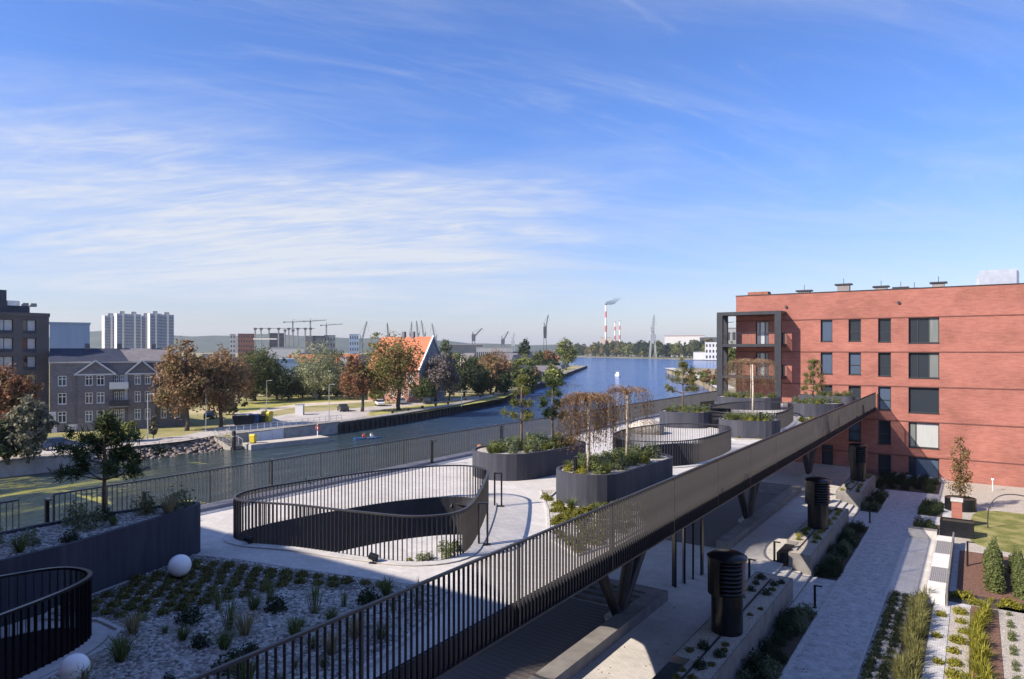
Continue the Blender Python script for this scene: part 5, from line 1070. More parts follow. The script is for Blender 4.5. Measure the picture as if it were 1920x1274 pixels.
# ------------------------------------------------------------------ modern block at the left edge
pa = gd(-60, 101.0); pb_ = gd(92, 109.0); Lm = math.dist(pa, pb_); ra = math.atan2(pb_[1]-pa[1], pb_[0]-pa[0])
MBk = thing('modern_apartment_block', 'dark modern apartment block with brown pillars and deep loggias beside the row house', 'building', (pa[0], pa[1], GZ), ra)
M_BRP = mat('brown_brick', (0.06, 0.055, 0.066), (0.095, 0.085, 0.098), kind='brick', rotx=(R_(90), 0, 0), vs=0.4, rough=0.9); M_NAVY = mat('navy_cladding', (0.035, 0.045, 0.065), (0.055, 0.065, 0.09), 0.8, 0.6)
Ht = zat(588, 107)-GZ; cols_ = [(Lm*k/3.42+.75, Lm*(k+1)/3.42-.45) for k in range(4) if Lm*(k+1)/3.42-.55 < Lm]; ops = []
for k in range(6):
    zt = Ht-1.0-2.85*k
    for (a, c) in cols_+[(Lm*3/3.42+.5, Lm-1.0)]:
        if zt-2.2 > 0: ops.append((a, c, zt-2.2, zt))
b = MB(); wall_open(b, 0, Lm, -.3, Ht, ops, .5, fl); b.add([(Lm, 0, -.3), (Lm, 12, -.3), (Lm, 12, Ht), (Lm, 0, Ht)], [(0, 1, 2, 3)]); b.add([(0, 0, Ht), (Lm, 0, Ht), (Lm, 12, Ht), (0, 12, Ht)], [(0, 1, 2, 3)]); b.build('wall', M_BRP, MBk, world=False)
for i, (a, c, za, zb) in enumerate(ops):
    window(MBk, fl, a, c, za, zb, .42, [GL_L, GL_L] if i % 4 in (0, 1) else [GL_D, GL_L] if i % 4 == 2 else GL_D, M_FRAME, .1, (.38,), (), None, world=False)
    MB().box(a, .02, za-.55, c, .1, za+.5).build('parapet', M_NAVY, MBk, world=False)
MB().box(-.1, -.15, Ht-.5, Lm+.1, -.003, Ht+.1).build('cornice', M_BRP, MBk, world=False)
MB().box(0, 1.5, Ht+.002, Lm-2.2, 11, Ht+1.2).build('penthouse', M_NAVY, MBk, world=False); MB().box(Lm-5, 2.0, Ht+1.2, Lm-3.4, 4, Ht+2.0).build('roof_unit', M_DUCT, MBk, world=False); MB().box(0, .6, Ht+.003, Lm*60/152+.8, 6, zat(543, 104)-GZ).build('stair_tower', M_NAVY, MBk, world=False)
for u in (7.5, 8.6): MB().box(u, 2.5, Ht+1.2, u+.8, 3.3, Ht+1.75).build('chimney', M_CONC, MBk, world=False)
# ------------------------------------------------------------------ orange roofed house
C_ = gd(786, 165.0); E_ = gd(690, 172.0); Lh = math.dist(C_, E_); ra = math.atan2(C_[1]-E_[1], C_[0]-E_[0])
OH = thing('orange_roofed_house', 'brick house with tall steep orange tile roof and grey gable behind the trees', 'house', (E_[0], E_[1], GZ), ra)
wd = 11.5; ez = 8.2; rz_ = 16.0; ops = [(1.5+i*2.7, 2.7+i*2.7, 1.2+k*3.4, 3.1+k*3.4) for i in range(5) for k in range(2)]
M_OBR = mat('pinkish_brick', (0.30, 0.12, 0.09), (0.40, 0.18, 0.14), kind='brick', rotx=(R_(90), 0, 0), vs=0.4, rough=0.9); M_GABLE = mat('grey_gable', (0.17, 0.18, 0.20), (0.27, 0.28, 0.30), 0.8, 0.9)
b = MB(); wall_open(b, 0, Lh, -.3, ez, ops, .2, fl); b.add([(0, 0, -.3), (0, wd, -.3), (0, wd, ez), (0, wd/2, rz_-.2), (0, 0, ez)], [(4, 3, 2, 1, 0)]); b.build('wall', M_OBR, OH, world=False)
b = MB(); b.add([(Lh, 0, -.3), (Lh, wd, -.3), (Lh, wd, ez), (Lh, wd/2, rz_-.2), (Lh, 0, ez)], [(0, 1, 2, 3, 4)]); b.build('gable', M_GABLE, OH, world=False)
for o_ in ops: window(OH, fl, *o_, .12, GL_D, M_WFRAME, .12, (.5,), (), None, world=False)
M_TILE = mat('orange_tiles', (0.42, 0.14, 0.07), (0.50, 0.18, 0.095), kind='brick', rotx=(R_(60), 0, 0), bw=0.26, bh=0.3, mortar=(0.36, 0.12, 0.06), ms=0.015, vs=0.3, rough=0.85)
b = MB(); b.add([(-.3, -.5, ez-.5), (Lh+.25, -.5, ez-.5), (Lh+.25, wd/2, rz_), (-.3, wd/2, rz_), (-.3, wd+.5, ez-.5), (Lh+.25, wd+.5, ez-.5)], [(0, 1, 2, 3), (3, 2, 5, 4)]); rf_ = b.build('roof', M_TILE, OH, world=False)
b = MB(); b.bar((Lh+.3, -.55, ez-.5), (Lh+.3, wd/2, rz_+.12), .35, .3); b.bar((Lh+.3, wd+.55, ez-.5), (Lh+.3, wd/2, rz_+.12), .35, .3); b.build('verge_board', M_WFRAME, rf_, world=False)
for u in (6.5, 9.3): MB().box(u, wd/2-.4, rz_-.5, u+.8, wd/2+.4, rz_+1.3).build('chimney', M_RHB, rf_, world=False)
for i in range(3): window(OH, lambda u, d, z: (Lh+.02-d, u, z), 2.2+i*3.6, 3.6+i*3.6, 2.0, 4.2, .01, GL_B, M_WFRAME, .14, (.5,), (), None, world=False)

# ------------------------------------------------------------------ trees of the far bank
L_CHE = leafmat('chestnut_brown', (0.165, 0.095, 0.048), (0.40, 0.25, 0.135), c3=(0.20, 0.16, 0.07), s3=0.35); L_RED = leafmat('red_brown_leaf', (0.16, 0.07, 0.04), (0.36, 0.175, 0.095), c3=(0.2, 0.15, 0.065), s3=0.4); L_GRN = leafmat('mid_green_leaf', (0.041, 0.062, 0.024), (0.142, 0.169, 0.054), c3=(0.176, 0.149, 0.054), s3=0.3, l3=0.52, h3=0.72); L_WIL = leafmat('willow_leaf', (0.208, 0.227, 0.130), (0.468, 0.481, 0.299), c3=(0.182, 0.195, 0.078), s3=0.3); L_MIX = leafmat('turning_leaf', (0.10, 0.115, 0.03), (0.29, 0.26, 0.08), c3=(0.26, 0.15, 0.065), s3=0.28, l3=0.46, h3=0.62); L_GRY = leafmat('grey_twig_leaf', (0.132, 0.108, 0.096), (0.288, 0.240, 0.216)); L_YG = leafmat('fresh_green_leaf', (0.117, 0.150, 0.033), (0.312, 0.325, 0.098), c3=(0.130, 0.143, 0.052), s3=0.4); L_DKG = leafmat('deep_green_leaf', (0.022, 0.036, 0.020), (0.084, 0.112, 0.045), c3=(0.105, 0.105, 0.042), s3=0.3, l3=0.55, h3=0.75); L_PGY = leafmat('grey_green_needle', (0.108, 0.114, 0.072), (0.252, 0.240, 0.168))
def ftree(label, x, yb, x0, x1, yt, ycb, lm, n=2600, d=None, leaf=None, bark=M_BARK, name='broadleaf_tree', lobes=7, shell=0.5, spread=0.18, group=None, per=22, gz=GZ):
    d = d or (CZ-gz)*FPX/(yb-HZ); p = gd(x, d); m = d/FPX; H = zat(yt, d)-gz; h0 = max(0.4, zat(ycb, d)-gz); W = (x1-x0)*m*1.1
    r_ = np.random.default_rng(int(x*7+yt)); cx = ((x0+x1)/2-x)*m; Lb = []
    for i in range(lobes):
        a = 6.283*i/lobes+r_.uniform(-.4, .4); f_ = 0.27*W*r_.uniform(.5, 1.2); zc = h0+(H-h0)*(0.32+0.36*r_.uniform()); k = r_.uniform(.6, 1.12)
        Lb.append((cx*RT[0]+f_*math.cos(a), cx*RT[1]+f_*math.sin(a), zc, W*.29*k, W*.29*k, (H-h0)*.27*k))
    for i in range(6):
        a = r_.uniform(0, 6.283); zc = r_.uniform(.15, .95); f_ = W*.46*(1-abs(zc-.45)**1.6*1.3); k = r_.uniform(.08, .15); Lb.append((cx*RT[0]+f_*math.cos(a), cx*RT[1]+f_*math.sin(a), h0+(H-h0)*zc, W*k, W*k, W*k))
    Lb.append((cx*RT[0], cx*RT[1], h0+(H-h0)*.72, W*.28, W*.28, (H-h0)*.29)); Lb.append((cx*RT[0], cx*RT[1], h0+(H-h0)*.35, W*.38, W*.38, (H-h0)*.3))
    return tree(name, label, (p[0], p[1], gz), H, Lb, int(n*2.3), (leaf or max(.36, 2.7*m))*1.2, lm, bark, h0, max(.08, W*.036), group, r_, shell=shell, spread=spread, per=per)
ftree('tall brown chestnut standing at the corner of the row house', 350, 808, 298, 388, 641, 783, L_CHE, 4200)
ftree('slimmer brown chestnut beside the tall one at the corner of the row house', 414, 801, 372, 456, 650, 780, L_CHE, 3600)
ftree('reddish autumn tree in front of the modern apartment block', 22, 838, -30, 62, 688, 800, L_RED, 3800)
ftree('grey green drooping conifer in front of the modern apartment block', 52, 866, 20, 88, 745, 862, L_PGY, 3200, name='conifer')
ftree('dark bush at the quay wall below the reddish tree', 14, 868, -20, 40, 790, 864, L_DKG, 2200, name='bush')
ftree('dark green broad tree behind the meadow', 478, 752, 436, 522, 648, 742, L_GRN, 3600); ftree('rounded dark bush beside the pale willow', 540, 752, 518, 562, 692, 750, L_DKG, 2400, name='bush')
ftree('pale brown leaved tree behind the twin chestnuts', 448, 757, 424, 478, 668, 748, L_CHE, 2400)
ftree('large pale silvery willow behind the white cabinet', 600, 749, 553, 642, 641, 746, L_WIL, 4600, leaf=.34, per=30); ftree('dark green tree behind the shaded side of the pale willow', 632, 743, 610, 655, 655, 740, L_DKG, 2400)
ftree('red brown tree with a bare stem on the grass verge', 679, 772, 634, 702, 664, 748, L_RED, 3000); ftree('tall mixed green and brown tree in front of the orange roofed house', 748, 769, 688, 788, 626, 754, L_MIX, 4600); ftree('grey nearly bare tree at the grey gable', 817, 753, 784, 848, 660, 738, L_GRY, 2600, shell=.35)
ftree('dark green dense tree beside the grey gable', 870, 744, 842, 902, 664, 740, L_DKG, 3200); ftree('round green tree top behind the grey gable', 835, 735, 818, 852, 635, 720, L_GRN, 1800, d=190)
ftree('broad orange brown tree on the sunny slope', 930, 736, 896, 964, 655, 722, L_CHE, 3200); ftree('light green tree on the sunny slope above the quay', 985, 716, 963, 1006, 668, 712, L_YG, 2600); ftree('dark green tree beside the light green one on the slope', 1008, 712, 992, 1030, 660, 708, L_GRN, 2200); ftree('tall fresh green tree near the tip of the far quay', 1061, 692, 1044, 1080, 634, 688, L_YG, 2400, d=430, leaf=.8); ftree('narrow dark conifer behind the slope', 984, 690, 973, 996, 638, 688, L_DKG, 1500, d=330, leaf=.7, name='conifer'); ftree('reddish bush near the tip of the far quay', 1030, 697, 1014, 1046, 655, 696, L_RED, 1500, d=380, leaf=.8, name='bush')
ftree('small pale sapling on the lawn in front of the row house', 288, 823, 281, 296, 780, 818, L_PGY, 500, name='sapling', lobes=3); ftree('green bush at the foot of the row house', 240, 828, 222, 258, 790, 826, L_YG, 1200, name='bush'); ftree('green bush behind the dark containers', 430, 778, 415, 446, 752, 777, L_GRN, 1000, name='bush')
for x, yb, x0, x1, yt, lm, w_ in ((462, 752, 452, 480, 722, L_GRY, 'grey twiggy'), (505, 746, 492, 520, 725, L_YG, 'fresh green'), (560, 746, 548, 575, 722, L_GRN, 'mid green'), (655, 748, 645, 668, 722, L_MIX, 'yellowing'), (895, 742, 884, 908, 715, L_DKG, 'dark green'), (700, 752, 690, 712, 728, L_YG, 'yellow green')): ftree(f'{w_} shrub on the far side of the meadow', x, yb, x0, x1, yt, yb-1, lm, 900, name='bush', lobes=4)

# continuous planting and boundary behind the meadow
RD3 = random.Random(17)
for i in range(26):
    x = 436+i*11.5+RD3.uniform(-4, 4); lm, w_ = ((L_GRN, 'mid green'), (L_DKG, 'dark green'), (L_YG, 'fresh green'), (L_GRY, 'greyish'), (L_MIX, 'yellowing'))[RD3.randrange(5)]; h_ = RD3.uniform(12, 26)
    ftree(f'{w_} hedge bush in the row behind the meadow', x, 744, x-9, x+9, 744-h_, 743, lm, 420, name='hedge_bush', lobes=3, group='hedge bushes behind the meadow')
for i in range(9):
    x, y = EDGE[10+i//4] if 10+i//4 < len(EDGE) else EDGE[-2]; f_ = (i % 4)/4; x2, y2 = EDGE[11+i//4]; p = (x+(x2-x)*f_-1.6, y+(y2-y)*f_)
    T = thing('mooring_bollard', 'squat dark mooring bollard on the coping of the far quay', 'bollard', (p[0], p[1], -1.1), 0, 'mooring bollards on the far quay'); MB().lathe([(.25, 0), (.2, .35), (.34, .45), (.3, .55), (.05, .6)], (0, 0, 0), 10).build('body', M_PILE, T, True, world=False)

for a in (('yellow green tree hiding the long wall of the orange roofed house', 708, 757, 690, 730, 676, 753, L_YG, 1500), ('dark low tree at the foot of the grey gable', 792, 756, 772, 816, 706, 754, L_GRN, 1300), ('greyish tree between the grey gable and the dense dark tree', 842, 751, 824, 860, 670, 746, L_GRY, 1500), ('mid green tree behind the dark containers', 520, 749, 496, 542, 672, 745, L_GRN, 1700), ('fresh green tree between willow and rounded dark bush', 566, 747, 548, 590, 676, 744, L_YG, 1300), ('dark green tree filling the gap beside the red brown tree', 655, 750, 640, 676, 682, 747, L_DKG, 1400), ('mid green tree between the orange brown tree and the dense dark one', 905, 742, 890, 925, 680, 739, L_GRN, 1400), ('olive tree behind the twin chestnuts', 392, 770, 372, 420, 668, 764, L_MIX, 1600), ('green tree on the slope beside the light green one', 962, 722, 948, 980, 676, 719, L_GRN, 1200)):
    ftree(a[0], *a[1:])
# ================================================================== skyline
def far_block(name, label, x0, x1, yt, d, wall, roof=None, rows=0, cols=0, win=None, deep=12, yaw=0.0, group=None, base=GZ, cat='building', pitch=0.0, ex=()):
    p0 = gd(x0, d); p1 = gd(x1, d); W = math.dist(p0, p1); H = zat(yt, d)-base; ra = math.atan2(p1[1]-p0[1], p1[0]-p0[0])+yaw+math.atan((960-(x0+x1)/2)/FPX)
    T = thing(name, label, cat, (p0[0], p0[1], base), ra, group); He = H*(1-pitch)
    b = MB(); b.box(0, 0, -.3, W, deep, He); b.build('wall', wall, T, world=False)
    b = MB()
    if pitch: b.add([(-.3, -.4, He-.1), (W+.3, -.4, He-.1), (W+.3, deep/2, H), (-.3, deep/2, H), (-.3, deep+.4, He-.1), (W+.3, deep+.4, He-.1)], [(0, 1, 2, 3), (3, 2, 5, 4), (0, 3, 4), (1, 5, 2)])
    else: b.box(-.2, -.2, He+.001, W+.2, deep+.2, He+.35*max(1, d/400))
    b.build('roof', roof or wall, T, world=False)
    if rows and cols:
        ww = W/cols*.5; hh = He/rows*.5; pm_ = MB().box(-ww/2, -.06, -hh/2, ww/2, .02, hh/2).mesh('window', win or GL_D)
        for i in range(cols):
            for j in range(rows): inst('window', pm_, (W*(i+.5)/cols, -.005, He*(j+.5)/rows), 0, T, world=False)
    return T
M_WH = mat('white_render', (0.55, 0.54, 0.53), (0.63, 0.62, 0.6), .2, .9); M_GREY = mat('grey_render', (0.25, 0.26, 0.28), (0.32, 0.33, 0.35), .2, .9); M_BLUESH = mat('blue_metal_sheet', (0.22, 0.31, 0.47), (0.26, 0.35, 0.5), .4, .5, map=(2, 2, .2)); M_REDB = mat('far_red_brick', (0.26, 0.10, 0.07), (0.34, 0.14, 0.10), .3, .9); M_DKB = mat('far_dark_wall', (0.06, 0.065, 0.08), (0.09, 0.095, 0.11), .3, .9); M_ORR = mat('orange_roof', (0.38, 0.13, 0.06), (0.46, 0.17, 0.08), .5, .9); M_GRR = mat('grey_roof_sheet', (0.24, 0.25, 0.27), (0.31, 0.32, 0.34), .3, .8); M_BEI = mat('beige_render', (0.42, 0.36, 0.29), (0.5, 0.44, 0.36), .2, .9)
far_block('blue_hall', 'plain pale blue sheet metal hall behind the row house', 93, 157, 607, 150, M_BLUESH, M_BLUESH, deep=20)
M_DKF = mat('tower_front_shade', (0.22, 0.27, 0.36), (0.29, 0.34, 0.43), .2, .9)  # blue-grey of shade, painted in for the tower fronts
def tower(label, x0, x1, yt, d, side):
    p0 = gd(x0, d); p1 = gd(x1, d); W = math.dist(p0, p1); H = zat(yt, d)-GZ; ra = math.atan2(p1[1]-p0[1], p1[0]-p0[0])+math.atan((960-x0)/FPX)+.35
    T = thing('tower_block', label, 'building', (p0[0], p0[1], GZ), ra, 'tower blocks on the skyline'); MB().box(0, 0, -1, W, W*.55, H).build('wall', M_WH, T, world=False); MB().box(W*.3, W*.15, H+.002, W*.7, W*.45, H+3.5).build('roof_house', M_GREY, T, world=False)
    MB().box(0, -.05, 0, W, -.002, H).build('front_shade', M_DKF, T, world=False)  # thin sheet carrying the painted shade over the white wall
    bm_ = MB().box(0, -1.0, 0, W*.94, -.02, 2.1).mesh('balcony_band', mat('tower_band', (0.12, 0.16, 0.24), (0.16, 0.2, 0.28), .3, .8))  # real balcony rows, made tall and dark to deepen the painted shade
    for k in range(14): inst('balcony_band', bm_, (W*.03, 0, H*(k+.6)/15), 0, T, world=False)
    MB().box(W*.42, -1.3, 0, W*.58, -1.02, H+1.5).build('stair_strip', M_WH, T, world=False)
for a in ((196, 219, 592, 960, 0, 'lower slab at the beside the white tower block pair'), (219, 240, 588, 930, 0, 'white tower block with a bright end wall, first of the pair'), (240, 263, 589, 940, 0, 'tower block with a front coloured as shade, joined to the first of the pair'), (265, 281, 592, 960, 0, 'narrow lower slab between the two white tower groups'), (281, 302, 588, 930, 0, 'white tower block with a bright end wall, second of the pair'), (302, 325, 590, 940, 0, 'tower block with a front coloured as shade, joined to the second of the pair')): tower(a[5], *a[:5])
# town between bank and skyline
hz_ = [('house', 'small pale house with orange roof among the trees behind the far bank', M_WH, M_ORR, .4), ('house', 'small beige house with grey roof among the trees behind the far bank', M_BEI, M_ASPH, .35), ('house', 'grey block with flat roof among the trees behind the far bank', M_GREY, M_GRR, 0), ('house', 'red brick house with dark roof among the trees behind the far bank', M_REDB, M_SLATE, .35)]
RD2 = random.Random(9)
for i in range(46):
    x = RD2.uniform(160, 1040); d = RD2.uniform(240, 620); w_ = RD2.uniform(9, 20)*FPX/d; k = RD2.randrange(4); h = RD2.uniform(6, 11); y = HZ+(CZ-GZ-h)*FPX/d
    nm, lb_, wl_, rf__, pt = hz_[k]; far_block('town_house', lb_, x, x+w_, y, d, wl_, rf__, 2, 4, GL_D, 10, RD2.uniform(-.5, .5), lb_, cat='house', pitch=pt)
tm_ = []
for k, lm in enumerate((L_GRN, L_MIX, L_YG, L_CHE, L_DKG)):
    r_ = np.random.default_rng(60+k); P, nn = clumps([(0, 0, 4.2, 3, 3, 3), (1.6, .5, 5.4, 2, 2, 2.2), (-1.5, -.6, 5, 2.2, 2.2, 2.2), (0, 0, 7, 1.8, 1.8, 2)], 1000, r_, 18, .2, .5)
    tr_ = MB().tube([(0, 0, -.3), (0, 0, 3), (.2, .1, 6)], [.35, .28, .1], 6).mesh('trunk', M_BARK); tm_.append((tr_, quads_mesh('crown', leafq(P, 1.0, r_, .7, .3, nn), lm)))
def small_tree(label, group, p, s, k, z=GZ):
    T = thing('town_tree', label, 'tree', (p[0], p[1], z), RD2.uniform(0, 6), group); T.scale = (s*RD2.uniform(.8, 1.2), s*RD2.uniform(.8, 1.2), s)
    inst('trunk', tm_[k][0], parent=T, world=False); inst('crown', tm_[k][1], parent=T, world=False)
names = ('mid green', 'yellowing', 'fresh green', 'brown', 'dark green')
for i in range(200):
    d = 190+RD2.random()**1.3*560; x = RD2.uniform(150, 1045); k = RD2.choice((0, 0, 1, 2, 3, 4, 4)); small_tree(f'{names[k]} tree in the town behind the far bank', f'{names[k]} town trees', gd(x, d), RD2.uniform(.65, 1.25), k)
for i in range(46):                                            # trees lining the far shore
    x = 1078+i*6.0+RD2.uniform(-3, 3); y = 668.3+(x-1080)*.016; d = (CZ+1.7)*FPX/(y-HZ)*1.02; k = RD2.choice((0, 0, 4, 1, 2)); small_tree(f'{names[k]} tree on the shore beyond the open water', f'{names[k]} trees on the far shore', gd(x, d), RD2.uniform(2.0, 3.6), k, -1.7)
# hills
hb = MB(); n = 70; top = []
for i in range(n+1):
    x = -400+i*40; hy = 638-13*math.exp(-((x-190)/130)**2)-9*math.exp(-((x-480)/260)**2)-3*math.sin(i*.9)*math.exp(-(x/900)**2)-1.2*math.sin(i*2.3); hy = min(hy+max(0, x-700)*.03, 652); d = 3600; top.append((gd(x, d), zat(hy, d), gd(x, d+1500), gd(x, d-500)))
for i, (p, z, q_, r_) in enumerate(top): hb.v += [(r_[0], r_[1], -4), (p[0], p[1], z), (q_[0], q_[1], -4)]
for i in range(n): hb.f += [(3*i, 3*i+3, 3*i+4, 3*i+1), (3*i+1, 3*i+4, 3*i+5, 3*i+2)]
struct(hb.build('hills', mat('wooded_hill', (0.035, 0.05, 0.035), (0.07, 0.085, 0.055), .012, .95, .6, .05, bd=8), smooth=True))
# ------------------------------------------------------------------ halls and blocks
far_block('shipyard_hall', 'long low grey shipyard hall with pale roof', 838, 905, 647, 760, M_DKB, M_GRR, 1, 16, GL_B, 40); far_block('shipyard_hall', 'long low shipyard hall with pale striped front behind the brown tree', 893, 962, 652, 560, M_GREY, M_GRR, 1, 18, GL_D, 40)
far_block('warehouse', 'white flat warehouse beside the orange roofed house', 640, 706, 671, 300, M_WH, M_GRR, 0, 0, None, 25); far_block('warehouse', 'pale flat warehouse below the construction site', 500, 566, 652, 520, M_WH, M_GRR, 0, 0, None, 30); far_block('warehouse', 'blue roofed low warehouse behind the dark trees', 512, 556, 675, 260, M_BLUESH, M_BLUESH, 0, 0, None, 14)
far_block('far_apartment_block', 'red brick far apartment block beside the construction site', 446, 477, 627, 720, M_REDB, M_DKB, 6, 7, GL_D, 20); far_block('far_apartment_block', 'narrow white far apartment block beside the red brick one', 431, 441, 628, 720, M_WH, M_GREY, 6, 2, GL_B, 16); far_block('far_apartment_block', 'dark far block in the middle of the construction site', 503, 531, 626, 740, M_DKB, M_DKB, 5, 6, M_BRP, 20); far_block('far_apartment_block', 'dark far block below the tower cranes', 586, 608, 631, 820, M_DKB, M_DKB, 3, 5, GL_B, 20); far_block('far_apartment_block', 'grey white far block beside the tower cranes', 608, 628, 630, 830, M_GREY, M_DKB, 4, 4, GL_D, 20); far_block('far_apartment_block', 'pale blue far block beside the first shipyard crane', 655, 672, 628, 1100, M_BLUESH, M_GREY, 4, 4, GL_D, 20)
far_block('far_hall', 'long white factory hall on the far shore behind the trees', 1246, 1318, 631, 1350, M_WH, M_REDB, 0, 0, None, 40, base=-1.7); far_block('far_hall', 'dark roofed factory wing at the end of the white hall', 1312, 1352, 634, 1330, M_DKB, M_DKB, 0, 0, None, 40, base=-1.7); far_block('far_hall', 'small beige boiler house beneath the striped chimney', 1126, 1146, 634, 2300, M_BEI, M_GREY, 0, 0, None, 30, base=-1.7)
far_block('shore_house', 'white house on the shore beside the balcony post', 1322, 1346, 643, 930, M_WH, M_WH, 3, 4, GL_D, 12, base=-1.7, cat='house'); far_block('shore_house', 'low white boat shed on the shore', 1300, 1322, 661, 950, M_WH, M_GRR, 0, 0, None, 12, base=-1.7, cat='house'); far_block('shore_house', 'small house with pale gable on the far shore', 1206, 1218, 653, 1280, M_BEI, M_ORR, 0, 0, None, 10, base=-1.7, cat='house', pitch=.4)
far_block('near_shore_building', 'pale low building behind the balcony rail on the near bank', 1350, 1400, 616, 300, M_GREY, M_GRR, 3, 5, GL_D, 14, base=0, cat='building')
# ------------------------------------------------------------------ construction frame
M_CRN_ = mat('frame_grey', (0.16, 0.17, 0.18), (0.22, 0.23, 0.24), .4, .9); d = 620; p0 = gd(475, d); p1 = gd(590, d); W = math.dist(p0, p1); ra = math.atan2(p1[1]-p0[1], p1[0]-p0[0]); T = thing('construction_frame', 'open concrete construction frame of tall columns carrying a slab', 'building', (p0[0], p0[1], GZ), ra); S_ = FPX/d
for i, xk in enumerate((478, 489, 504, 522, 534, 541, 549, 558, 572, 582)):
    u = (xk-475)/S_; h = zat(615 if i not in (4, 6) else 618, d)-GZ; MB().box(u-.5, 0, 0, u+.5, 1.0, h).build('column', M_CRN_, T, world=False); MB().box(u-1.1, -.3, h-1.8, u+1.1, 1.6, h).build('column_head', M_DKB, T, world=False)
MB().box(0, -.3, zat(637, d)-GZ, W*.38, 6, zat(635, d)-GZ).build('slab', M_WH, T, world=False); MB().box(1, .5, zat(616.5, d)-GZ, W, 1.2, zat(615.6, d)-GZ).build('beam', M_DKB, T, world=False); MB().box(W*.86, -2, 0, W*.98, 6, zat(630, d)-GZ).build('core_wall', M_DKB, T, world=False)
# ------------------------------------------------------------------ cranes
M_CRN = mat('crane_grey_green', (0.10, 0.12, 0.13), (0.15, 0.17, 0.18), .5, .7); M_CRB = mat('crane_dark', (0.055, 0.06, 0.075), (0.08, 0.085, 0.1), .5, .7); M_CRY = mat('crane_pale', (0.3, 0.32, 0.34), (0.36, 0.38, 0.4), .5, .7)
def truss(b, p, q, w0, w1, t, n=7):
    p = Vector(p); q = Vector(q); dr = (q-p).normalized(); s = dr.cross(Vector((0, 1, 0))).normalized(); o = Vector((0, 1, 0)); prev = None
    for i in range(n+1):
        f_ = i/n; c = p.lerp(q, f_); w_ = (w0+(w1-w0)*f_)/2; ring = [c+s*w_+o*w_, c-s*w_+o*w_, c-s*w_-o*w_, c+s*w_-o*w_]
        if prev:
            for k in range(4): b.bar(prev[k], ring[k], t); b.bar(prev[k], ring[(k+1) % 4], t*.7)
        for k in range(4): b.bar(ring[k], ring[(k+1) % 4], t*.7)
        prev = ring
def harbour_crane(label, x, yt, d, jib=(10, 26), m=M_CRN, ybody=None, scale=1.0, base=GZ):
    """jib: horizontal (pixels, signed) and vertical (pixels) reach of the luffing jib from the cab top"""
    p = gd(x, d); px = d/FPX; T = thing('harbour_crane', label, 'crane', (p[0], p[1], base), R_(YAW), None); zc = zat(ybody or 640, d)-base; top = zat(yt, d)-base; w_ = 7*px*scale
    b = MB()
    for sx in (-1, 1):
        for sy in (-1, 1): b.bar((sx*w_*.55, sy*w_*.55, -.5), (sx*w_*.3, sy*w_*.3, zc*.8), w_*.13)
    b.box(-w_*.45, -w_*.45, zc*.72, w_*.45, w_*.45, zc*.8); b.build('portal', m, T, world=False)
    MB().box(-w_*.5, -w_*.4, zc*.8+.01, w_*.5, w_*.4, zc*1.02).build('machine_house', m, T, world=False)
    b = MB(); a = (0, 0, zc*.9); e = (jib[0]*px, 0, top); truss(b, a, e, w_*.42, w_*.12, w_*.09); b.build('jib', m, T, world=False)
    b = MB(); apex = (-math.copysign(w_*.35, jib[0]), 0, zc+(top-zc)*.4); b.bar((-w_*.2, 0, zc), apex, w_*.12); b.bar((w_*.2, 0, zc), apex, w_*.12); b.bar(apex, e, w_*.05); b.bar(e, (e[0]+math.copysign(w_*.5, jib[0]), 0, top-(top-zc)*.5), w_*.035); b.build('tie_frame', m, T, world=False)
for a in ((677, 603, 1000, (11, 0), M_CRN, 641, 'slanting harbour crane beyond the tiled end of the orange roof'), (729, 606, 1000, (-3, 0), M_CRB, 636, 'upright dark harbour crane behind the tall mixed tree'), (770, 604, 1050, (2, 0), M_CRN, 636, 'harbour crane leaning over the first chimney of the orange roof'), (784, 602, 1080, (-3, 0), M_CRN, 636, 'harbour crane behind the orange ridge, middle of three'), (796, 601, 1050, (-6, 0), M_CRN, 636, 'harbour crane behind the orange ridge, beside the gable'), (817, 607, 1000, (-7, 0), M_CRN, 640, 'slanting harbour crane close beside the grey gable'), (888, 616, 1100, (16, 0), M_CRB, 628, 'low bent harbour crane on the shipyard hall'), (943, 622, 1200, (10, 0), M_CRB, 637, 'squat dark harbour crane behind the shipyard hall'), (962, 624, 1200, (2, 0), M_CRY, 640, 'pale thin harbour crane behind the shipyard hall')): harbour_crane(a[6], a[0], a[1], a[2], a[3], a[4], a[5])
T_ = harbour_crane('tall dark harbour crane standing by the shore trees', 1022, 591, 520, (6, 0), M_CRB, 614, 0.9); harbour_crane('pale slim harbour crane on the far shore', 1224, 591, 1180, (2, 0), M_CRY, 628, 1.5, -1.7)
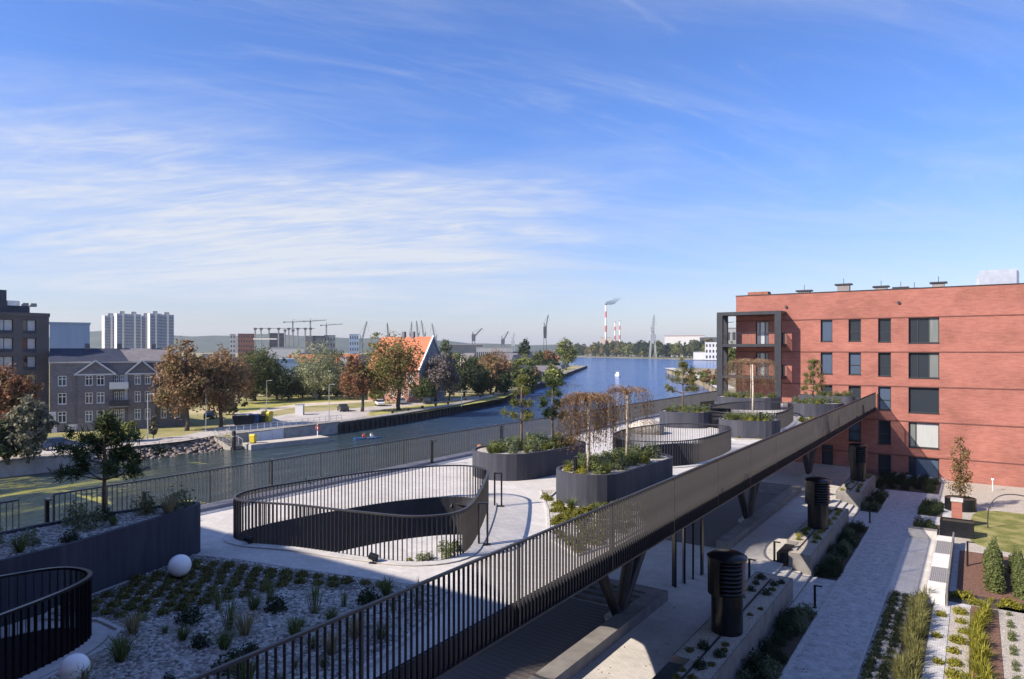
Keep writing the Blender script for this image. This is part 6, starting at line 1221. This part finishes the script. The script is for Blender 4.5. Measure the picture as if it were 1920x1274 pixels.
def tower_crane(label, x, yj, xl, xr, d, m=M_CRB):
    p = gd(x, d); px = d/FPX; T = thing('tower_crane', label, 'crane', (p[0], p[1], GZ), R_(YAW)); h = zat(yj, d)-GZ; t = 1.0*px; b = MB(); truss(b, (0, 0, 0), (0, 0, h), t*1.6, t*1.6, t*.35, 12); b.build('mast', m, T, world=False)
    b = MB(); truss(b, (0, 0, h), ((xr-x)*px, 0, h+2*px), t*1.3, t*.8, t*.3, 12); b.build('jib', m, T, world=False); b = MB(); truss(b, (0, 0, h), ((xl-x)*px, 0, h-.4*px), t*1.2, t*1.2, t*.3, 4); b.build('counter_jib', m, T, world=False)
    MB().box((xl-x)*px-1.5*px, -1*px, h-1.8*px, (xl-x)*px+1.0*px, 1*px, h+.6*px).build('counterweight', m, T, world=False); MB().box(-1.2*px, -1.0*px, h-2.5*px, 1.2*px, -.2*px, h-.2*px).build('cab', m, T, world=False); b = MB(); b.bar((0, 0, h), (0, 0, h+4.5*px), t*.6); b.bar((0, 0, h+4.4*px), ((xr-x)*px*.6, 0, h+1.4*px), t*.2); b.build('tie_mast', m, T, world=False)
tower_crane('tower crane with a long jib over the construction site', 549, 604, 533, 592, 800); tower_crane('tower crane with its jib above the others', 582, 602.5, 570, 612, 820); tower_crane('smaller tower crane at the beside the construction site', 612, 610, 602, 643, 900); tower_crane('low tower crane seen through the balcony', 1358, 606, 1350, 1376, 700)
# ------------------------------------------------------------------ striped chimneys and smoke
def stripes():
    m = bpy.data.materials.new('red_white_stripes'); m.use_nodes = True; t = m.node_tree; b = t.nodes['Principled BSDF']; b.inputs['Roughness'].default_value = .8; tcn = t.nodes.new('ShaderNodeTexCoord'); s = t.nodes.new('ShaderNodeSeparateXYZ'); t.links.new(tcn.outputs['Generated'], s.inputs[0])
    a = t.nodes.new('ShaderNodeMath'); a.operation = 'MULTIPLY'; a.inputs[1].default_value = 3.5; t.links.new(s.outputs[2], a.inputs[0]); f_ = t.nodes.new('ShaderNodeMath'); f_.operation = 'FRACT'; t.links.new(a.outputs[0], f_.inputs[0]); c = t.nodes.new('ShaderNodeMath'); c.operation = 'GREATER_THAN'; c.inputs[1].default_value = .55; t.links.new(f_.outputs[0], c.inputs[0])
    x = t.nodes.new('ShaderNodeMix'); x.data_type = 'RGBA'; t.links.new(c.outputs[0], x.inputs[0]); x.inputs[6].default_value = (.62, .60, .58, 1); x.inputs[7].default_value = (.42, .09, .07, 1); t.links.new(x.outputs[2], b.inputs['Base Color']); return m
M_STR = stripes()
for x, yt, r, lb_ in ((1136, 571, 3.6, 'tall red and white striped chimney giving off dark smoke'), (1153, 604, 2.8, 'shorter striped chimney, first of the thin pair'), (1162, 602, 2.8, 'shorter striped chimney, second of the thin pair')):
    d = 2300; p = gd(x, d); H = zat(yt, d)+1.7; T = thing('striped_chimney', lb_, 'chimney', (p[0], p[1], -1.7)); MB().lathe([(r*1.35, 0), (r, H*.4), (r*.8, H)], (0, 0, 0), 16).build('stack', M_STR, T, True, world=False); MB().lathe([(r*.95, H*.985), (r*.95, H*1.0), (r*.6, H*1.003)], (0, 0, 0), 16).build('rim', M_DKB, T, world=False)
ms_ = bpy.data.materials.new('smoke'); ms_.use_nodes = True; t_ = ms_.node_tree; t_.nodes.clear(); vo = t_.nodes.new('ShaderNodeVolumePrincipled'); vo.inputs['Color'].default_value = (.38, .41, .5, 1); vo.inputs['Density'].default_value = .0032; oo = t_.nodes.new('ShaderNodeOutputMaterial'); t_.links.new(vo.outputs[0], oo.inputs[1])
d = 2300; P_ = [(*gd(x, d), zat(y, d)) for x, y in ((1136, 571), (1138, 569), (1143, 568), (1149, 567), (1154, 563), (1160, 559), (1167, 555), (1175, 552), (1183, 549))]
b = MB(); b.tube(catmull(P_, 3, False), [3+.7*min(i, 7)-.25*max(0, i-12)*.6 + .8*math.sin(i*2.1) for i in range(25)], 10); o = b.build('chimney_smoke', ms_); tag(o, 'dark smoke drifting away from the tall striped chimney', 'smoke', kind='stuff')
# ------------------------------------------------------------------ boats
M_HULL = mat('white_hull', (0.7, 0.7, 0.7), None, rough=.4)
def hull(b, L_, W_, h, z=0):
    n = 9; 
    for i in range(n):
        t = i/(n-1); w_ = W_/2*(1-(t**2.6))*(.85+.15*t) if i < n-1 else .01; x = -L_/2+L_*t; b.v += [(x, -w_, z+h*(1+.25*t*t)), (x, -w_*.7, z-.2), (x, w_*.7, z-.2), (x, w_, z+h*(1+.25*t*t))]
    for i in range(n-1):
        for k in range(3): b.f.append((4*i+k, 4*i+k+1, 4*i+5+k, 4*i+4+k))
        b.f.append((4*i+3, 4*i, 4*i+4, 4*i+7))
    b.f.append((0, 1, 2, 3))
p = g(1158, 706, -3); T = thing('motor_boat', 'small white motor boat with cabin heading up the blue river', 'boat', (p[0], p[1], -3), R_(110)); b = MB(); hull(b, 8, 3.0, 1.1); b.build('hull', M_HULL, T, world=False); b = MB(); b.add([(-1.6, -.9, .9), (1.6, -.8, 1.0), (1.6, .8, 1.0), (-1.6, .9, .9), (-1.4, -.8, 2.3), (.8, -.7, 2.3), (.8, .7, 2.3), (-1.4, .8, 2.3)], [(4, 5, 6, 7), (0, 1, 5, 4), (1, 2, 6, 5), (2, 3, 7, 6), (3, 0, 4, 7)]); cb_ = b.build('cabin', M_HULL, T, world=False); MB().box(-1.2, -.92, 1.4, .7, .92, 2.0).build('window', GL_D, cb_, world=False); MB().tube([(-.4, 0, 2.3), (-.4, 0, 3.6)], .04, 6).build('mast', M_DUCT, T, world=False)
p = g(688, 823, -3); T = thing('kayak', 'blue two seat kayak paddled across the basin below the quay', 'kayak', (p[0], p[1], -3), R_(60)); b = MB()
for i in range(13):
    t = i/12*2-1; w_ = .42*(1-t*t)**.7+.01; b.v += [(2.2*t, -w_, .18+.1*t*t), (2.2*t, -w_*.6, -.12), (2.2*t, w_*.6, -.12), (2.2*t, w_, .18+.1*t*t)]
for i in range(12):
    for k in range(3): b.f.append((4*i+k, 4*i+k+1, 4*i+5+k, 4*i+4+k))
    b.f.append((4*i+3, 4*i, 4*i+4, 4*i+7))
b.build('hull', mat('kayak_blue', (0.05, 0.16, 0.4), None, rough=.4), T, world=False)
Mk = Matrix.Translation((p[0], p[1], -3)) @ Matrix.Rotation(R_(60), 4, 'Z')
def paddler(label, x, shirt, side):
    J = {'pel': (0, 0, .12), 'wst': (.03, 0, .32), 'chs': (.08, 0, .55), 'nek': (.1, 0, .70), 'hed': (.12, 0, .84), 'top': (.12, 0, .93), 'sl': (.08, .2, .62), 'el': (.28, .3, .45), 'hl': (.5, .26, .55), 'sr': (.08, -.2, .62), 'er': (.28, -.3, .42), 'hr': (.5, -.3, .40), 'kl': (.5, .14, .3), 'fl': (.85, .1, .12), 'kr': (.5, -.14, .3), 'fr': (.85, -.1, .12)}
    E_ = [('pel', 'wst'), ('wst', 'chs'), ('chs', 'nek'), ('nek', 'hed'), ('hed', 'top'), ('chs', 'sl'), ('sl', 'el'), ('el', 'hl'), ('chs', 'sr'), ('sr', 'er'), ('er', 'hr'), ('pel', 'kl'), ('kl', 'fl'), ('pel', 'kr'), ('kr', 'fr')]; rr = {'pel': .15, 'wst': .13, 'chs': .16, 'nek': .06, 'hed': .1, 'top': .08, 'sl': .07, 'sr': .07, 'el': .05, 'er': .05, 'hl': .04, 'hr': .04, 'kl': .08, 'kr': .08, 'fl': .05, 'fr': .05}
    ks = list(J); m = bpy.data.meshes.new('person'); m.from_pydata([J[k] for k in ks], [(ks.index(a), ks.index(c)) for a, c in E_], []); m.materials.append(shirt); o = bpy.data.objects.new('person', m); COL.objects.link(o); o.matrix_basis = Mk @ Matrix.Translation((x, 0, .03)); WM[o] = o.matrix_basis.copy()
    o.modifiers.new('skin', 'SKIN'); o.modifiers.new('sub', 'SUBSURF').levels = 1
    for i, k in enumerate(ks): m.skin_vertices[0].data[i].radius = (rr[k], rr[k])
    m.skin_vertices[0].data[0].use_root = True; tag(o, label, 'person')
    hr_ = MB(); hr_.lathe([(.11, 0), (.125, .06), (.09, .13), (.02, .16)], (.1, 0, .84), 10); hr_.build('hair', mat('dark_hair', (.04, .025, .015), None), o, True, world=False)
    return o
paddler('person in a red top sitting behind in the blue kayak', -.7, mat('red_top', (.45, .08, .05), None), 1); paddler('person in a white top sitting in front in the blue kayak', .55, mat('white_top', (.6, .6, .6), None), -1)
for x, lb_ in ((-.15, 'double bladed paddle held by the red topped kayaker'), (1.1, 'double bladed paddle held by the white topped kayaker')):
    T = thing('paddle', lb_, 'paddle', tuple(Mk @ Vector((x, 0, .5))), R_(60)); MB().tube([(0, -1.0, -.22), (0, 1.0, .22)], .018, 6).build('shaft', M_FRAME, T, world=False)
    for s in (-1, 1): MB().box(-.08, s*1.15-.16, s*.25-.02, .08, s*1.15+.16, s*.25+.02).build('blade', M_YEL, T, world=False)
# scrub on the near bank beyond the terrace
for i in range(16):
    x = 1290+RD2.random()*70; y = 700+RD2.random()*26; p = g(x, y, 0); ftree('low russet scrub bush on the near bank beyond the terrace', x, y, x-7, x+7, y-7-RD2.random()*5, y-1, L_CHE if i % 3 else L_YG, 260, d=(CZ)*FPX/(y-HZ), leaf=.6, name='scrub_bush', lobes=3, group='scrub on the near bank', gz=0.0)
ftree('green tree behind the balcony post on the near bank', 1366, 712, 1352, 1384, 640, 705, L_YG, 1500, d=(CZ)*FPX/(712-HZ), leaf=.7, gz=0.0)

# ================================================================== hazy air over the whole place
hz = MB(); hz.box(-7500, -900, -4.2, 4500, 8500, 190); hm = bpy.data.materials.new('hazy_air'); hm.use_nodes = True; ht = hm.node_tree; ht.nodes.clear()
hv = ht.nodes.new('ShaderNodeVolumePrincipled'); hv.inputs['Color'].default_value = (.80, .88, 1.0, 1); hv.inputs['Density'].default_value = 0.00008; hv.inputs['Anisotropy'].default_value = 0.2; ho = ht.nodes.new('ShaderNodeOutputMaterial'); ht.links.new(hv.outputs[0], ho.inputs[1])
tag(hz.build('haze', hm), None, None, kind='stuff')
